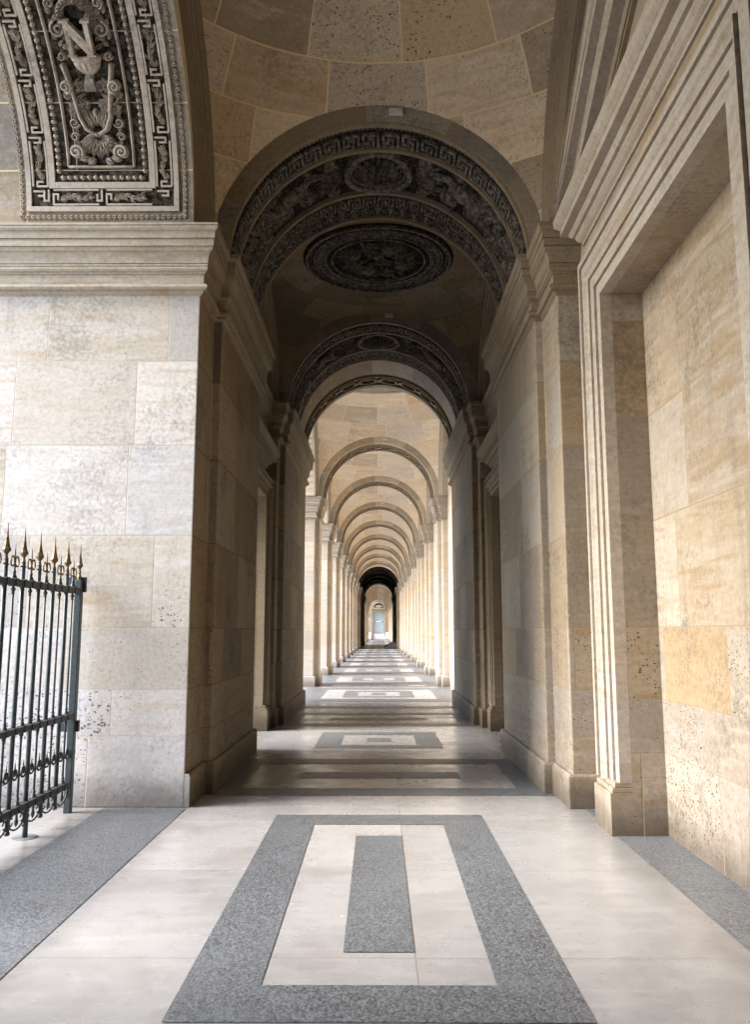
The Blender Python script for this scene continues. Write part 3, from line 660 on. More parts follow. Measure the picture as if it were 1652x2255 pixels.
def doorway(s, o, yo0, yo1, zt, xf, aw, label, mat='ochre', pediment=False, depth=.42, open_=False, wall=(0, 0), dz=.25, cend=.35, name='blind_doorway', wx=2.9):
    """wall bay with a moulded doorway: wall, architrave, frieze, cornice, plinth blocks, infill"""
    t = thing(name, (s * XB, o + (yo0 + yo1) / 2, 0), label, 'doorway')
    y0, y1, a, b = o + wall[0], o + wall[1], o + yo0, o + yo1
    xw = XB; ztop = ZS + (.02 if not pediment else 3.3)
    w = MB()
    wall_piece(w, s, xw, wx, y0, a, 0, zt); wall_piece(w, s, xw, wx, b, y1, 0, zt)
    wall_piece(w, s, xw, wx, y0, y1, zt, ZS)
    w.build('wall', M[mat], t, bevel=.004)
    if not open_:
        w = MB(); wall_piece(w, s, xf + depth, wx + .1, a - .05, b + .05, -.02, zt + .05); w.build('infill_wall', M[mat], t)
    # architrave: frame profile swept along the U path in (y, z)
    p0 = XB - xf
    prof = [(0, p0 - .05), (aw * .22, p0 - .05), (aw * .222, p0 - .07), (aw * .240, p0 - .07), (aw * .242, p0 - .03), (aw * .46, p0 - .03), (aw * .462, p0 - .055), (aw * .478, p0 - .055), (aw * .48, p0 - .012), (aw * .56, p0 + .0), (aw * .60, p0 + .018), (aw * .64, p0 + .02), (aw * .642, p0 - .035), (aw * .656, p0 - .035), (aw * .66, p0 - .005), (aw * .86, p0 - .005), (aw * .862, p0 - .03), (aw * .876, p0 - .03), (aw * .88, p0 + .015), (aw, p0 + .015), (aw, -.02)]
    pth = [(b, .40), (b, zt), (a, zt), (a, .40)]    # left side of this path faces outward? handled by sign
    f = MB(); rings = []
    for d, p in prof: rings.append([(s * (XB - p), yy, zz_) for yy, zz_ in offs(pth, -d)])
    n = 4; vs = [q_ for r_ in rings for q_ in r_]; fs = []
    for j in range(len(prof) - 1):
        for i in range(3): fs.append((j * n + i, j * n + i + 1, (j + 1) * n + i + 1, (j + 1) * n + i))
    f.add(vs, fs)
    vs = [(s * (XB - prof[0][1]), yy, zz_) for yy, zz_ in pth] + [(s * (XB - .0005), yy, zz_) for yy, zz_ in pth]
    f.add(vs, [(0, 1, 5, 4), (1, 2, 6, 5), (2, 3, 7, 6)])
    f.build('architrave', M['mouldp' if pediment else 'mould'], t)
    for (q0, q1) in ((b, b + aw), (a - aw, a)):
        f = MB(); f.box(s * (xf - .03), s * (XB + .01), q0 - (.03 if q0 == a - aw else .0), q1 + (.03 if q0 == b else .0), 0, .33)
        f.box(s * (xf - .012), s * (XB + .01), q0 - (.015 if q0 == a - aw else 0), q1 + (.015 if q0 == b else 0), .33, .37)
        f.box(s * (xf + .008), s * (XB + .01), q0 - (.0), q1, .37, .41)
        f.build('plinth_block', M[mat], t, bevel=.006)
    c0 = a - aw - cend; c1 = b + aw + cend; zc = zt + aw + dz
    f = MB(); fp = [(XB + .02, c0 + .22), (XB - p0 * .25, c0 + .22), (XB - p0 * .25, c1 - .22), (XB + .02, c1 - .22)]
    f.prism([(s * x, y) for x, y in fp], zt + aw + .012, zc + .01); f.build('frieze', M[mat], t)
    f = MB(); sweep(f, fp, [(p, zc + h * .95) for p, h in DCORN], lambda p, q_, h: (s * p, q_, h)); f.build('cornice', M['mouldp' if pediment else 'mould'], t)
    if pediment:
        zb = zc + .352; sl = .53; yc = (c0 + c1) / 2
        half = (c1 - c0) / 2 - .22 + .25
        ye0, ye1 = yc - half, yc + half
        # raking cornice swept in the wall plane
        ped = MB()
        prof = [(0, .05), (0, .15), (.03, .165), (.06, .175), (.10, .185), (.105, .26), (.19, .26), (.20, .275), (.25, .31), (.27, .31), (.27, .0)]
        pth = [(ye1, zb), (yc, zb + half * sl), (ye0, zb)]
        rings = []
        for d, p in prof:
            o_ = offs(pth, -d)
            # extend the feet down to the horizontal cornice
            k = 1 / sl
            A_ = (ye1 + d * sqrt(1 + sl * sl) / sl, zb); C_ = (ye0 - d * sqrt(1 + sl * sl) / sl, zb)
            A_ = (min(A_[0], c1 + .1), A_[1]); 
            rings.append([(s * (XB - p), *A_), (s * (XB - p), *o_[1]), (s * (XB - p), *C_)])
        vs = [q_ for r_ in rings for q_ in r_]; fs = []
        for j in range(len(prof) - 1):
            for i in range(2): fs.append((j * 3 + i, j * 3 + i + 1, (j + 1) * 3 + i + 1, (j + 1) * 3 + i))
        ped.add(vs, fs)
        ped.build('raking_cornice', M['mouldp'], t)
        ty = MB(); ty.add([(s * (XB - .05), ye0, zb - .01), (s * (XB - .05), ye1, zb - .01), (s * (XB - .05), yc, zb + half * sl + .02)], [(0, 1, 2)])
        tp = ty.build('tympanum', M[mat], t, recalc=False)
        fr = MB()
        tri = lambda k_: [(yc - half * k_, zb + .10 + .04 * (1 - k_)), (yc + half * k_, zb + .10 + .04 * (1 - k_)), (yc, zb + .10 + half * sl * k_)]
        for (k0, k1, p) in ((.72, .68, .085), (.68, .62, .065), (.62, .59, .09)):
            o0, o1 = tri(k0), tri(k1)
            vs = [(s * (XB - p), *q_) for q_ in o0] + [(s * (XB - p), *q_) for q_ in o1] + [(s * (XB - .04), *q_) for q_ in o0] + [(s * (XB - .04), *q_) for q_ in o1]
            fs = []
            for i in range(3):
                j = (i + 1) % 3; fs += [(i, j, 3 + j, 3 + i), (i, j, 6 + j, 6 + i), (3 + i, 3 + j, 9 + j, 9 + i)]
            fr.add(vs, fs)
        fr.build('panel_moulding', M['mould'], tp)
    return t

# ---- build the pavilion bays
def build_pavilion(o, far):
    A = ' of the far dark pavilion' if far else ''
    # bay A vault
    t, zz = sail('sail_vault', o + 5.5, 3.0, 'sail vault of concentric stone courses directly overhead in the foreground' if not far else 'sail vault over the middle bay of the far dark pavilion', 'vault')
    for s in (1, -1): fmt('wall_arch', s, o + 5.5, 2.3, 3.0, 'mould', t)
    mb = MB(); lunette(mb, 1, o + 5.5, 3.05, 2.04)
    if far: lunette(mb, -1, o + 5.5, 3.05, 2.04)
    mb.build('lunette_wall', M['ochre'], t, recalc=False)
    # bay B vaults
    for yc, lb in ((12.6, 'low vault with a round carved medallion, between the two dark arches'), (-1.6, 'low vault behind the viewer')):
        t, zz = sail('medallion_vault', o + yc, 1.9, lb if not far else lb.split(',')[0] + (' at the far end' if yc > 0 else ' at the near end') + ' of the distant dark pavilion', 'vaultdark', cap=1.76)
        mb = MB()
        for s in (1, -1): fmt('wall_arch', s, o + yc, 1.5, 1.9, 'mould', t); lunette(mb, s, o + yc, 1.95, 2.04)
        mb.build('lunette_wall', M['wall'], t, recalc=False)
        if yc > 0 and not far: disc_relief(t, o + yc, ZS + zz(0, 0), 1.22, zf=lambda u, v, zz=zz: ZS + zz(0, 0) + .05 - .0 * u if hypot(u, v) < .1 else ZS + (zz(u, v) * .5 + zz(.8, .8) * .5))
    # doorway bays
    doorway(1, o, 4.15, 6.75, 4.5, 1.87, .46, 'tall blind doorway under a triangular pediment filling the right foreground wall' if not far else 'blind pedimented doorway in the far dark pavilion', 'ochre', pediment=True, wall=(3.2, 7.8), cend=.40, dz=.30)
    if far: doorway(-1, o, 4.15, 6.75, 4.5, 1.87, .46, 'blind doorway on the left of the far dark pavilion', 'wall', pediment=False, wall=(3.2, 7.8), cend=.3)
    for s in (1, -1):
        for c, nm in ((12.58, 'beyond the first dark arch'), (-1.58, 'behind the viewer')):
            wl = (c - 1.23, c + 1.57) if c > 0 else (c - 1.57, c + 1.23)
            lb = ('shadowed blind doorway on the right ' if s > 0 else 'doorway on the left ') + nm
            if far: lb = ('right' if s > 0 else 'left') + ' doorway ' + ('beyond' if c > 0 else 'before') + ' the middle bay of the far dark pavilion'
            doorway(s, o, c - 1.03, c + 1.03, 3.85, 1.84, .32, lb, 'wall', wall=wl, open_=(s < 0 and not far and c > 0), cend=.12, dz=.18, name='side_doorway', wx=(3.2 if (s < 0 and not far) else 2.9), depth=.55)  # unseen left doorway behind the viewer is walled up to cut light
            # recessed impost cornice over the doorway wall, one stretch between piers
            t = thing('impost_cornice', (s * XB, o + c, 4.96), 'recessed cornice above ' + lb, 'cornice'); mb = MB()
            sweep(mb, [(XB, o + wl[0]), (XB, o + wl[1])], CORN, lambda a, b, h: (s * a, b, h)); mb.build('moulding', M['mould'], t)
build_pavilion(0, False); build_pavilion(83.05, True)

ornate_arch(8.5, 'first carved arch with rosette and key pattern, high above the passage')
ornate_arch(14.5, 'second carved arch, smaller and darker, seen below the ceiling medallion')
def plain_arch(y0, y1, label, group, g=None, mat='arch', ri=1.70):
    t = thing('transverse_arch', (0, y0, ZS), label, 'arch', group); archband(y0, y1, 'voussoirs', t, mat=mat)
    if g is not None: guilloche(t, g - y0, amap(y0), mats=('mould', 'soot'))
    return t
plain_arch(16.702, 18.75, 'grey arch with a band of rings at the mouth of the bright gallery', None, 18.10)
plain_arch(.3, 2.5, 'plain arch above the viewer', None); plain_arch(-5.7, -3.5, 'plain arch behind the viewer', None); plain_arch(-7.75, -5.702, 'last arch behind the viewer', None)
for i, (a, b) in enumerate(((75.3, 77.35), (77.352, 79.5), (83.3, 85.5), (91.5, 93.75), (97.5, 99.7), (99.702, 101.8))):
    plain_arch(a, b, '%s arch of the far dark pavilion counted from the near side' % ordn[i], 'arches of the far dark pavilion', None, 'soot' if i < 5 else 'arch')
ga = thing('gallery_arch', (0, GK[0] - .65, ZS), 'first and largest stone arch spanning the bright gallery', 'arch', 'arches of the bright gallery')
archband(GK[0] - .65, GK[0] + .45, 'voussoirs', ga, mat='gal2'); guilloche(ga, .60, amap(GK[0] - .65), A=.24, mats=('mould', 'soot'))
for k, y in enumerate(GK[1:], 1): dup(ga, (0, y - .65, ZS), '%s arch of the bright gallery counted from the near end' % ordn[k])
for k, y in enumerate(GK2): dup(ga, (0, y - .65, ZS), '%s arch of the gallery beyond the far dark pavilion' % ordn[k], 'arches of the distant gallery')
fixture(8.5, 7.40, 'small white box fixed above the crown of the first carved arch')
fixture(14.5, 7.40, 'small white box above the crown of the second dark arch')
for k, nm in ((0, 'first'), (2, 'third'), (3, 'fourth'), (6, 'seventh')): fixture(GK[k] - .65, 7.42, 'tiny white box above the %s arch of the bright gallery' % nm)

# gallery bays: vault, wall arches, arcade wall left, closed wall right
def arcade(s, yc, hb, ro, t, mat):
    """wall above a round opening on the courtyard side"""
    n = 40; xi, xo, zt = 1.95, 2.75, 9.3; vs = []
    mb = MB()
    for x in (xi, xo):
        pts = [(yc + ro * cos(pi * i / n), ZS + ro * sin(pi * i / n)) for i in range(n + 1)]
        top = [(yc + hb * (1 - 2 * i / n), zt) for i in range(n + 1)]
        v = [(s * x, *p) for p in pts] + [(s * x, *p) for p in top]
        mb.add(v, [(i, i + 1, n + 2 + i, n + 1 + i) for i in range(n)])
        for sg in (1, -1): mb.add([(s * x, yc + sg * ro, ZS - .01), (s * x, yc + sg * hb, ZS - .01), (s * x, yc + sg * hb, zt)], [(0, 1, 2)])
    v = [(s * x, yc + ro * cos(pi * i / n), ZS + ro * sin(pi * i / n)) for x in (xi, xo) for i in range(n + 1)]
    mb.add(v, [(i, i + 1, n + 2 + i, n + 1 + i) for i in range(n)])
    mb.add([(s * xi, yc - hb, zt), (s * xo, yc - hb, zt), (s * xo, yc + hb, zt), (s * xi, yc + hb, zt)], [(0, 1, 2, 3)])
    mb.build('arcade_wall', M[mat], t, recalc=False)
def gallery_bay(yc, hb, label, first=None, group=None):
    t, zz = sail('gallery_vault', yc, hb, label, 'vaultlit', group=group)
    r = hb - .35
    for s in (1, -1): fmt('wall_arch', s, yc, r, hb, 'mouldp', t)
    arcade(-1, yc, hb + 1.1, r, t, 'gal')
    mb = MB(); lunette(mb, 1, yc, hb + .05, 2.08); mb.build('lunette_wall', M['gal'], t, recalc=False)
    return t, zz
t, zz = gallery_bay(21.6, 2.85, 'first vault of the bright gallery, with the rim of a carved medallion')
disc_relief(t, 21.6, 0, 1.75, ('carve', 'carve'), zf=lambda u, v, zz=zz: ZS + zz(u, v))
gv, zz = gallery_bay(GK[0] + 3.065, 2.615, 'second vault of the bright gallery from the near end', group='vaults of the bright gallery')
for k, y in enumerate(GK[1:], 1): dup(gv, (0, y + 3.065, ZS), '%s vault of the bright gallery from the near end' % ordn[k + 1 if k < 7 else 8])
for k, y in enumerate([108.2 - 6.33] + GK2): dup(gv, (0, y + 3.065, ZS), '%s vault of the gallery beyond the far dark pavilion' % ordn[k], 'vaults of the distant gallery')
for (a, b, lb) in ((19.05, 75.0, 'long warm stone wall closing the right side of the bright gallery'), (102.1, 160, 'right hand wall of the gallery beyond the far pavilion')):
    w = MB(); w.box(2.08, 2.9, a, b, 0, ZS + .02); tag(w.build('gallery_wall', M['gal']), lb, 'wall')
# unseen slab, added to block the sky, and outer masses
rf = MB(); rf.box(-2.9, 3.2, -9, 162, 9.3, 9.7); rf.box(-4.35, -2.9, -9, 15, 9.3, 9.7)
tag(rf.build('sky_block', M['sky_block']), 'unseen slab over the whole arcade, added to block the sky', 'sky_block')
w = MB(); w.box(2.9, 3.3, -9, 162, 0, 9.3); tag(w.build('outer_wall', M['ochre']), 'outer palace wall along the right side', 'wall')
w = MB(); w.box(-2.9, -2.6, 75, 102.2, 0, 9.3); tag(w.build('outer_wall', M['ochre']), 'outer left wall of the far dark pavilion', 'wall')

w = MB(); w.box(-2.9, 2.9, -9.2, -8.6, 0, 9.3); tag(w.build('light_block_wall', M['ochre']), 'added wall far behind the viewer, keeping light out of the passage', 'wall')  # unseen wall, added to stop light coming in from behind
# ------------------------------------------------------------------ coffered side arch with the letter N
NA, NB, NC = 2.3, 2.02, 5.5
# arc length table
tab = [(0, 0)]; 
for i in range(1, 721):
    a = pi * i / 720; p = (NA * cos(a), NB * sin(a)); q_ = (NA * cos(a - pi / 720), NB * sin(a - pi / 720)); tab.append((tab[-1][0] + hypot(p[0] - q_[0], p[1] - q_[1]), a))
NL = tab[-1][0]
def nang(sv):
    if sv <= 0: return sv / NB
    if sv >= NL: return pi + (sv - NL) / NB
    lo, hi = 0, 720
    while hi - lo > 1:
        m_ = (lo + hi) // 2
        if tab[m_][0] <= sv: lo = m_
        else: hi = m_
    t_ = (sv - tab[lo][0]) / (tab[hi][0] - tab[lo][0]); return tab[lo][1] + t_ * (tab[hi][1] - tab[lo][1])
def nmap(xc):      # u across (to the right in the photo), v up the arch, h out of the stone
    def f(u, v, h):
        a = nang(v); nx, nz = cos(a) / NA, sin(a) / NB; l = hypot(nx, nz)
        h *= 1.7; return (xc + u, NC + NA * cos(a) - h * nx / l, ZS + NB * sin(a) - h * nz / l)
    return f
t = thing('coffered_arch', (-3.8, NC, ZS), 'broad side arch with a sunken carved panel bearing the letter N, top left', 'arch')
def nsurf(mb, x0, x1, h, s0, s1, n=60):
    f = nmap(0)
    for i in range(n):
        a, b = s0 + (s1 - s0) * i / n, s0 + (s1 - s0) * (i + 1) / n
        mb.add([f(x0, a, h), f(x1, a, h), f(x1, b, h), f(x0, b, h)], [(0, 1, 2, 3)], [[(x0 + 9, a), (x1 + 9, a), (x1 + 9, b), (x0 + 9, b)]], smooth=True)
mb = MB(); nsurf(mb, -4.3, -1.885, 0, 0, NL)
n = 60
for x, rr_ in ((-1.885, 2.36), (-4.3, 3.6)):
    for i in range(n):
        a, b = pi * i / n, pi * (i + 1) / n
        mb.add([(x, NC + NA * cos(a), ZS + NB * sin(a)), (x, NC + NA * cos(b), ZS + NB * sin(b)), (x, NC + rr_ * cos(b), ZS + rr_ * sin(b)), (x, NC + rr_ * cos(a), ZS + rr_ * sin(a))], [(0, 1, 2, 3)])
mb.build('intrados', M['carved'], t, recalc=False)
for xc, full in ((-2.80, True),):
    f = nmap(xc); hw = .95; S0, S1 = .03, NL - .03
    pg = MB(); nsurf(pg, xc - hw + .21, xc + hw - .21, .004, .24, NL - .24); pg.build('panel_ground', M['carvedk'], t, recalc=False)
    fr = Relief(f)
    def rect_(o, w, h): fr.rect(-hw + o, S0 + o, hw - o, S1 - o, w, h)
    rect_(.20, .05, .022); rect_(.44, .06, .022)
    fr.build('panel_frame', M['carve'], t)
    # leaf border
    q = Relief(f); L0, L1 = S0 + .12, S1 - .12
    def edge(pts, fn):
        for (a, b) in zip(pts[:-1], pts[1:]): fn(a, b)
    def leafrow(a, b, step, wd, h):
        L = hypot(b[0] - a[0], b[1] - a[1]); n = round(L / step); an = atan2(b[1] - a[1], b[0] - a[0])
        for k in range(n):
            u, v = a[0] + (b[0] - a[0]) * k / n, a[1] + (b[1] - a[1]) * k / n
            q.leaf(u - sin(an) * -wd * .5, v + cos(an) * -wd * .5, an + 1.0, wd * 1.1, step * .55, h)
            q.ring(u, v, wd * .22, wd * .22, wd * .12, h * .8, 8)
    E = (min(L1, 3.0) if full else 2.4)
    leafrow((hw - .12, L0), (hw - .12, E), .055, .06, .02); leafrow((-hw + .12, L0), (-hw + .12, E), .055, .06, .02); leafrow((-hw + .12, L0), (hw - .12, L0), .055, .06, .02)
    q.build('leaf_border', M['carve'], t)
    # interrupted key band with laurel
    q = Relief(f)
    def seg(a, b):   # band centre line a->b of width .17
        L = hypot(b[0] - a[0], b[1] - a[1]); n = max(1, round(L / .52)); st = L / n; an = atan2(b[1] - a[1], b[0] - a[0])
        def T(p_, q2): return (a[0] + p_ * cos(an) - q2 * sin(an), a[1] + p_ * sin(an) + q2 * cos(an))
        for k in range(n):
            o_ = k * st
            for sg in (1, -1):
                q.strip([T(o_ + .03, sg * .075), T(o_ + st - .05, sg * .075)], .018, .02, seg=.1)
            q.strip([T(o_ + .03, -.075), T(o_ + .03, .03), T(o_ + .075, .03), T(o_ + .075, -.03)], .018, .02, seg=9)
            q.strip([T(o_ - .02, .075), T(o_ - .02, -.035), T(o_ - .065, -.035), T(o_ - .065, .03)], .018, .02, seg=9)
            q.laurel([T(o_ + .10, -.03), T(o_ + .2, .025), T(o_ + .32, -.02), T(o_ + .42, .02)], .035, .085, .03)
    seg((hw - .32, S0 + .40), (hw - .32, E)); seg((-hw + .32, S0 + .40), (-hw + .32, E)); seg((-hw + .42, S0 + .32), (hw - .40, S0 + .32))
    q.build('laurel_band', M['carve'], t)
    q = Relief(f)
    for sg in (1, -1): q.eggs(S0, 1, 0, 9, 0) if False else None
    def eggrow(a, b):
        L = hypot(b[0] - a[0], b[1] - a[1]); n = round(L / .065); an = atan2(b[1] - a[1], b[0] - a[0])
        for k in range(n):
            u, v = a[0] + (b[0] - a[0]) * (k + .5) / n, a[1] + (b[1] - a[1]) * (k + .5) / n
            q.dome(u, v, .026, .026, .035, n=8, rings=2); q.leaf(u + .032 * cos(an) + .03 * sin(an), v + .032 * sin(an) - .03 * cos(an), an + pi / 2, .06, .014, .025)
    eggrow((hw - .515, S0 + .55), (hw - .515, E)); eggrow((-hw + .515, S0 + .55), (-hw + .515, E)); eggrow((-hw + .52, S0 + .515), (hw - .52, S0 + .515))
    fr2 = q
    for sg in (1, -1): fr2.strip([(sg * (hw - .62), S0 + .62), (sg * (hw - .62), E)], .025, .03, seg=.1, round_=True)
    fr2.strip([(-hw + .62, S0 + .62), (hw - .62, S0 + .62)], .025, .03, seg=.1, round_=True)
    q.build('egg_moulding', M['carve'], t)
    if not full: continue
    # candelabrum: acanthus foot, volutes, urn, letter N, wreath
    q = Relief(f); q.fat = 1.5; b0 = S0 + .70
    for sg in (1, -1):
        A = lambda a: a if sg > 0 else pi - a
        q.spiral(sg * .225, b0 + .055, .008, .07, A(0), 1.6 * sg, .036, .06); q.dome(sg * .225, b0 + .055, .02, .02, .06, n=8)
        for j in range(5): q.leaf(sg * .03, b0 + .20, A(-1.35 + j * .33), .20 - .012 * j, .062, .055, curl=-.35 * sg)
        q.leaf(sg * .10, b0 + .01, A(-.2), .12, .05, .05); q.leaf(sg * .05, b0 + .0, A(-.6), .10, .06, .06)
        # rising stems
        st = [(sg * .02, b0 + .22), (sg * .10, b0 + .27), (sg * .15, b0 + .38), (sg * .17, b0 + .52), (sg * .20, b0 + .70), (sg * .235, b0 + .86)]
        q.strip(st, .04, .06, seg=.05, round_=True)
        q.spiral(sg * .225, b0 + .93, .012, .04, A(-1.5), 1.2 * sg, .018, .045)
        q.dome(sg * .235, b0 + .84, .018, .026, .05, n=8)
        for j in range(4): q.leaf(sg * (.05 + .012 * j), b0 + .26 + .07 * j, A(1.2 - .22 * j), .16, .055, .05, curl=.4 * sg)
        for j in range(5): q.leaf(sg * (.14 + .006 * j), b0 + .40 + .06 * j, A(2.2 - .1 * j), .11, .04, .045, curl=.3 * sg)
        q.spiral(sg * .235, b0 + .66, .01, .06, A(1.), 1.6 * sg, .034, .07); q.dome(sg * .235, b0 + .66, .018, .018, .065, n=8)
        q.spiral(sg * .22, b0 + .33, .012, .05, A(-1), -1.3 * sg, .016, .04); q.spiral(sg * .23, b0 + .20, .012, .04, A(1), 1.3 * sg, .016, .04)
        for j in range(7): q.leaf(sg * (.20 + .008 * (j % 2)), b0 + .12 + .06 * j, A(.9), .08, .03, .03, curl=.3 * sg)
        for j in range(8): q.leaf(sg * (.235 + .01 * (j % 2)), b0 + 1.0 + .055 * j, A(1.2 if j % 2 else 2.2), .08, .03, .04)
        # scrolls beside the letter
        q.spiral(sg * .20, b0 + 1.16, .015, .075, A(-1.2), 1.4 * sg, .022, .045); q.spiral(sg * .22, b0 + 1.38, .01, .05, A(1.2), -1.4 * sg, .018, .04)
        for j in range(6): q.leaf(sg * .12, b0 + 1.05 + .05 * j, A(.7), .10, .035, .04)
    for j in range(3): q.leaf(0, b0 + .17, -pi / 2 + (j - 1) * .5, .16, .07, .06)
    for j in range(5): q.leaf((j - 2) * .02, b0 + .30, pi / 2 + (2 - j) * .28, .17, .05, .055)
    q.dome(0, b0 + .22, .028, .028, .07, n=8); q.dome(0, b0 + .42, .03, .05, .05)
    rg = random.Random(11)
    for sg in (1, -1):
        for (u, v, rr_) in ((.10, .50, .045), (.09, .66, .04), (.20, .46, .045), (.25, .58, .03), (.13, .12, .05)):
            for j in range(6): a = j * pi / 3 + .3; q.leaf(sg * u + rr_ * .2 * cos(a), b0 + v + rr_ * .2 * sin(a), a, rr_ * 1.3, .035, .05)
            q.dome(sg * u, b0 + v, rr_ * .3, rr_ * .3, .055, n=8, rings=2)
        for j in range(14): q.leaf(sg * (.05 + .2 * rg.random()), b0 + .80 + .75 * rg.random(), rg.uniform(0, 6.3), .10, .035, .05, curl=.3)
    q.build('acanthus_relief', M['carve'], t)
    # urn
    q = Relief(f); prof = [(.50, .062), (.52, .058), (.56, .032), (.60, .025), (.625, .045), (.64, .03), (.66, .055), (.70, .092), (.735, .105), (.76, .108), (.775, .118), (.80, .122), (.815, .118), (.82, .09)]
    m_ = 14
    vs = [(1.2 * r_ * cos(pi * i / m_), b0 + .115 + v_, .012 + r_ * .55 * sin(pi * i / m_) * (1 + (.10 if (i % 2 and .62 < v_ < .75) else 0))) for v_, r_ in prof for i in range(m_ + 1)]
    q.put(vs, [(j * (m_ + 1) + i, j * (m_ + 1) + i + 1, (j + 1) * (m_ + 1) + i + 1, (j + 1) * (m_ + 1) + i) for j in range(len(prof) - 1) for i in range(m_)])
    for j in range(9): q.strip([((j - 4) * .008, b0 + .735), ((j - 4) * .013, b0 + .615)], .006, .05, seg=9)
    q.build('urn', M['carve'], t)
    # letter N, cut as one slab
    q = Relief(f); z0, z1, w = b0 + .945, b0 + 1.25, .115; sw = .045
    poly = [(-w, z0), (-w + sw, z0), (-w + sw, z1 - .13), (w - sw, z0), (w, z0), (w, z1), (w - sw, z1), (w - sw, z0 + .13), (-w + sw, z1), (-w, z1)]
    vs = [(a, b, .045) for a, b in poly] + [(a, b, .085) for a, b in poly]; k = len(poly)
    q.put(vs, [tuple(range(k)), tuple(range(k, 2 * k))] + [(i, (i + 1) % k, k + (i + 1) % k, k + i) for i in range(k)])
    for (u, v) in ((-w + sw / 2, z0), (w - sw / 2, z0), (-w + sw / 2 - .01, z1), (w - sw / 2, z1)): q.strip([(u - .042, v), (u + .042, v)], .016, .045, .042, seg=9)
    q.build('letter_n', M['carve'], t)
    q = Relief(f)
    for k in range(26):
        a = 2 * pi * k / 26; q.leaf(.15 * cos(a), b0 + 1.26 + .15 * sin(a), a + pi / 2 + .35, .08, .045, .07); q.leaf(.15 * cos(a), b0 + 1.26 + .15 * sin(a), a + pi / 2 - .35, .08, .045, .065)
        if k % 3 == 0: q.dome(.16 * cos(a), b0 + 1.26 + .16 * sin(a), .014, .014, .06, n=6)
    q.build('wreath', M['carve'], t)
    for ch in list(t.children): ch.data.update()

# ------------------------------------------------------------------ iron gate (open leaf, seen obliquely)
GX = -2.78
gt = thing('iron_gate', (GX, 7.58, 0), 'dark blue green iron gate leaf with gilded spear tips, standing open at left', 'gate')
def tube(mb, pts, r, n=8, cap=True):
    rings = []
    P = [Vector(p) for p in pts]
    for i, p in enumerate(P):
        d = ((P[min(i + 1, len(P) - 1)] - P[max(i - 1, 0)])).normalized()
        a = d.orthogonal().normalized() if abs(d.x) > .9 else d.cross(Vector((1, 0, 0))).normalized(); b = d.cross(a)
        rr_ = r[i] if isinstance(r, (list, tuple)) else r
        rings.append([p + a * rr_ * cos(2 * pi * k / n) + b * rr_ * sin(2 * pi * k / n) for k in range(n)])
    vs = [q_ for r_ in rings for q_ in r_]; fs = [(j * n + k, j * n + (k + 1) % n, (j + 1) * n + (k + 1) % n, (j + 1) * n + k) for j in range(len(P) - 1) for k in range(n)]
    if cap: fs += [tuple(range(n))[::-1], tuple(range((len(P) - 1) * n, len(P) * n))]
    mb.add(vs, fs, smooth=True)
def lathe(mb, x, y, prof, n=12): 
    vs = [(x + r * cos(2 * pi * k / n), y + r * sin(2 * pi * k / n), z) for z, r in prof for k in range(n)]
    mb.add(vs, [(j * n + k, j * n + (k + 1) % n, (j + 1) * n + (k + 1) % n, (j + 1) * n + k) for j in range(len(prof) - 1) for k in range(n)], smooth=True)
YB = [7.28 - .303 * i for i in range(9)]; YT = [7.43 - .303 * i for i in range(9)]
yend = 4.72
mb = MB(); mb.box(GX - .028, GX + .032, 7.55, 7.62, 0.0, 2.07); mb.box(GX - .13, GX + .055, 7.60, 7.64, 1.96, 2.10); mb.box(GX - .13, GX + .055, 7.60, 7.64, .70, .80)
mb.build('stile', M['iron'], gt, bevel=.005)
for nm, z0, z1 in (('top_rail', 1.945, 1.995), ('middle_rail', .825, .868), ('bottom_rail', .225, .275)):
    mb = MB(); mb.box(GX - .028, GX + .028, yend, 7.60, z0, z1)
    for y in YB + YT: mb.box(GX - .034, GX + .034, y - .028, y + .028, z0 - .004, z1 + .006)
    mb.build(nm, M['ironblack'], gt, bevel=.006)
sp = [(0, .010), (.012, .020), (.02, .014), (.045, .011), (.065, .024), (.075, .033), (.085, .033), (.10, .026), (.14, .017), (.19, .009), (.24, .0045), (.28, .002)]
for y in YB:
    mb = MB(); tube(mb, [(GX, y, .11), (GX, y, 2.13)], .0175, 10); lathe(mb, GX, y, [(.085, 0), (.09, .018), (.105, .024), (.12, .018), (.13, .01)], 8); bar = mb.build('bar', M['iron'], gt)
    mb = MB(); lathe(mb, GX, y, [(2.125 + z, r) for z, r in sp], 8)
    for p in mb.sm: pass
    mb.sm = [False] * len(mb.f); mb.build('spear_tip', M['bronze'], bar)
mb = MB(); lathe(mb, GX, 7.58, [(2.07, .02), (2.10, .02), (2.13, .012)], 8); lathe(mb, GX, 7.58, [(2.125 + z, r * .9) for z, r in sp], 8); mb.sm = [False] * len(mb.f); mb.build('spear_tip', M['bronze'], gt)
knob = [(0, .011), (.012, .018), (.022, .011), (.03, .011)]
for y in YT:
    mb = MB(); tube(mb, [(GX, y, .27), (GX, y, 2.10)], .0095, 8)
    for z in (.275, .868, 2.0): lathe(mb, GX, y, [(z + a, r * 1.15) for a, r in ((0, .022), (.02, .018), (.035, .010), (.05, .014), (.06, .009))], 8)
    for z in (.80, 1.91): lathe(mb, GX, y, [(z - a, r) for a, r in ((-.02, .018), (.0, .018), (.012, .010), (.022, .014), (.03, .0095))], 8)
    lathe(mb, GX, y, [(.05 + a, r) for a, r in ((.07, .003), (.09, .014), (.11, .019), (.13, .012), (.18, .010))], 8)
    b_ = mb.build('thin_bar', M['iron'], gt)
    mb = MB(); lathe(mb, GX, y, [(2.09, .010), (2.10, .016), (2.11, .010), (2.16, .007), (2.26, .0015)], 6); mb.build('thin_spike', M['bronze'], b_)
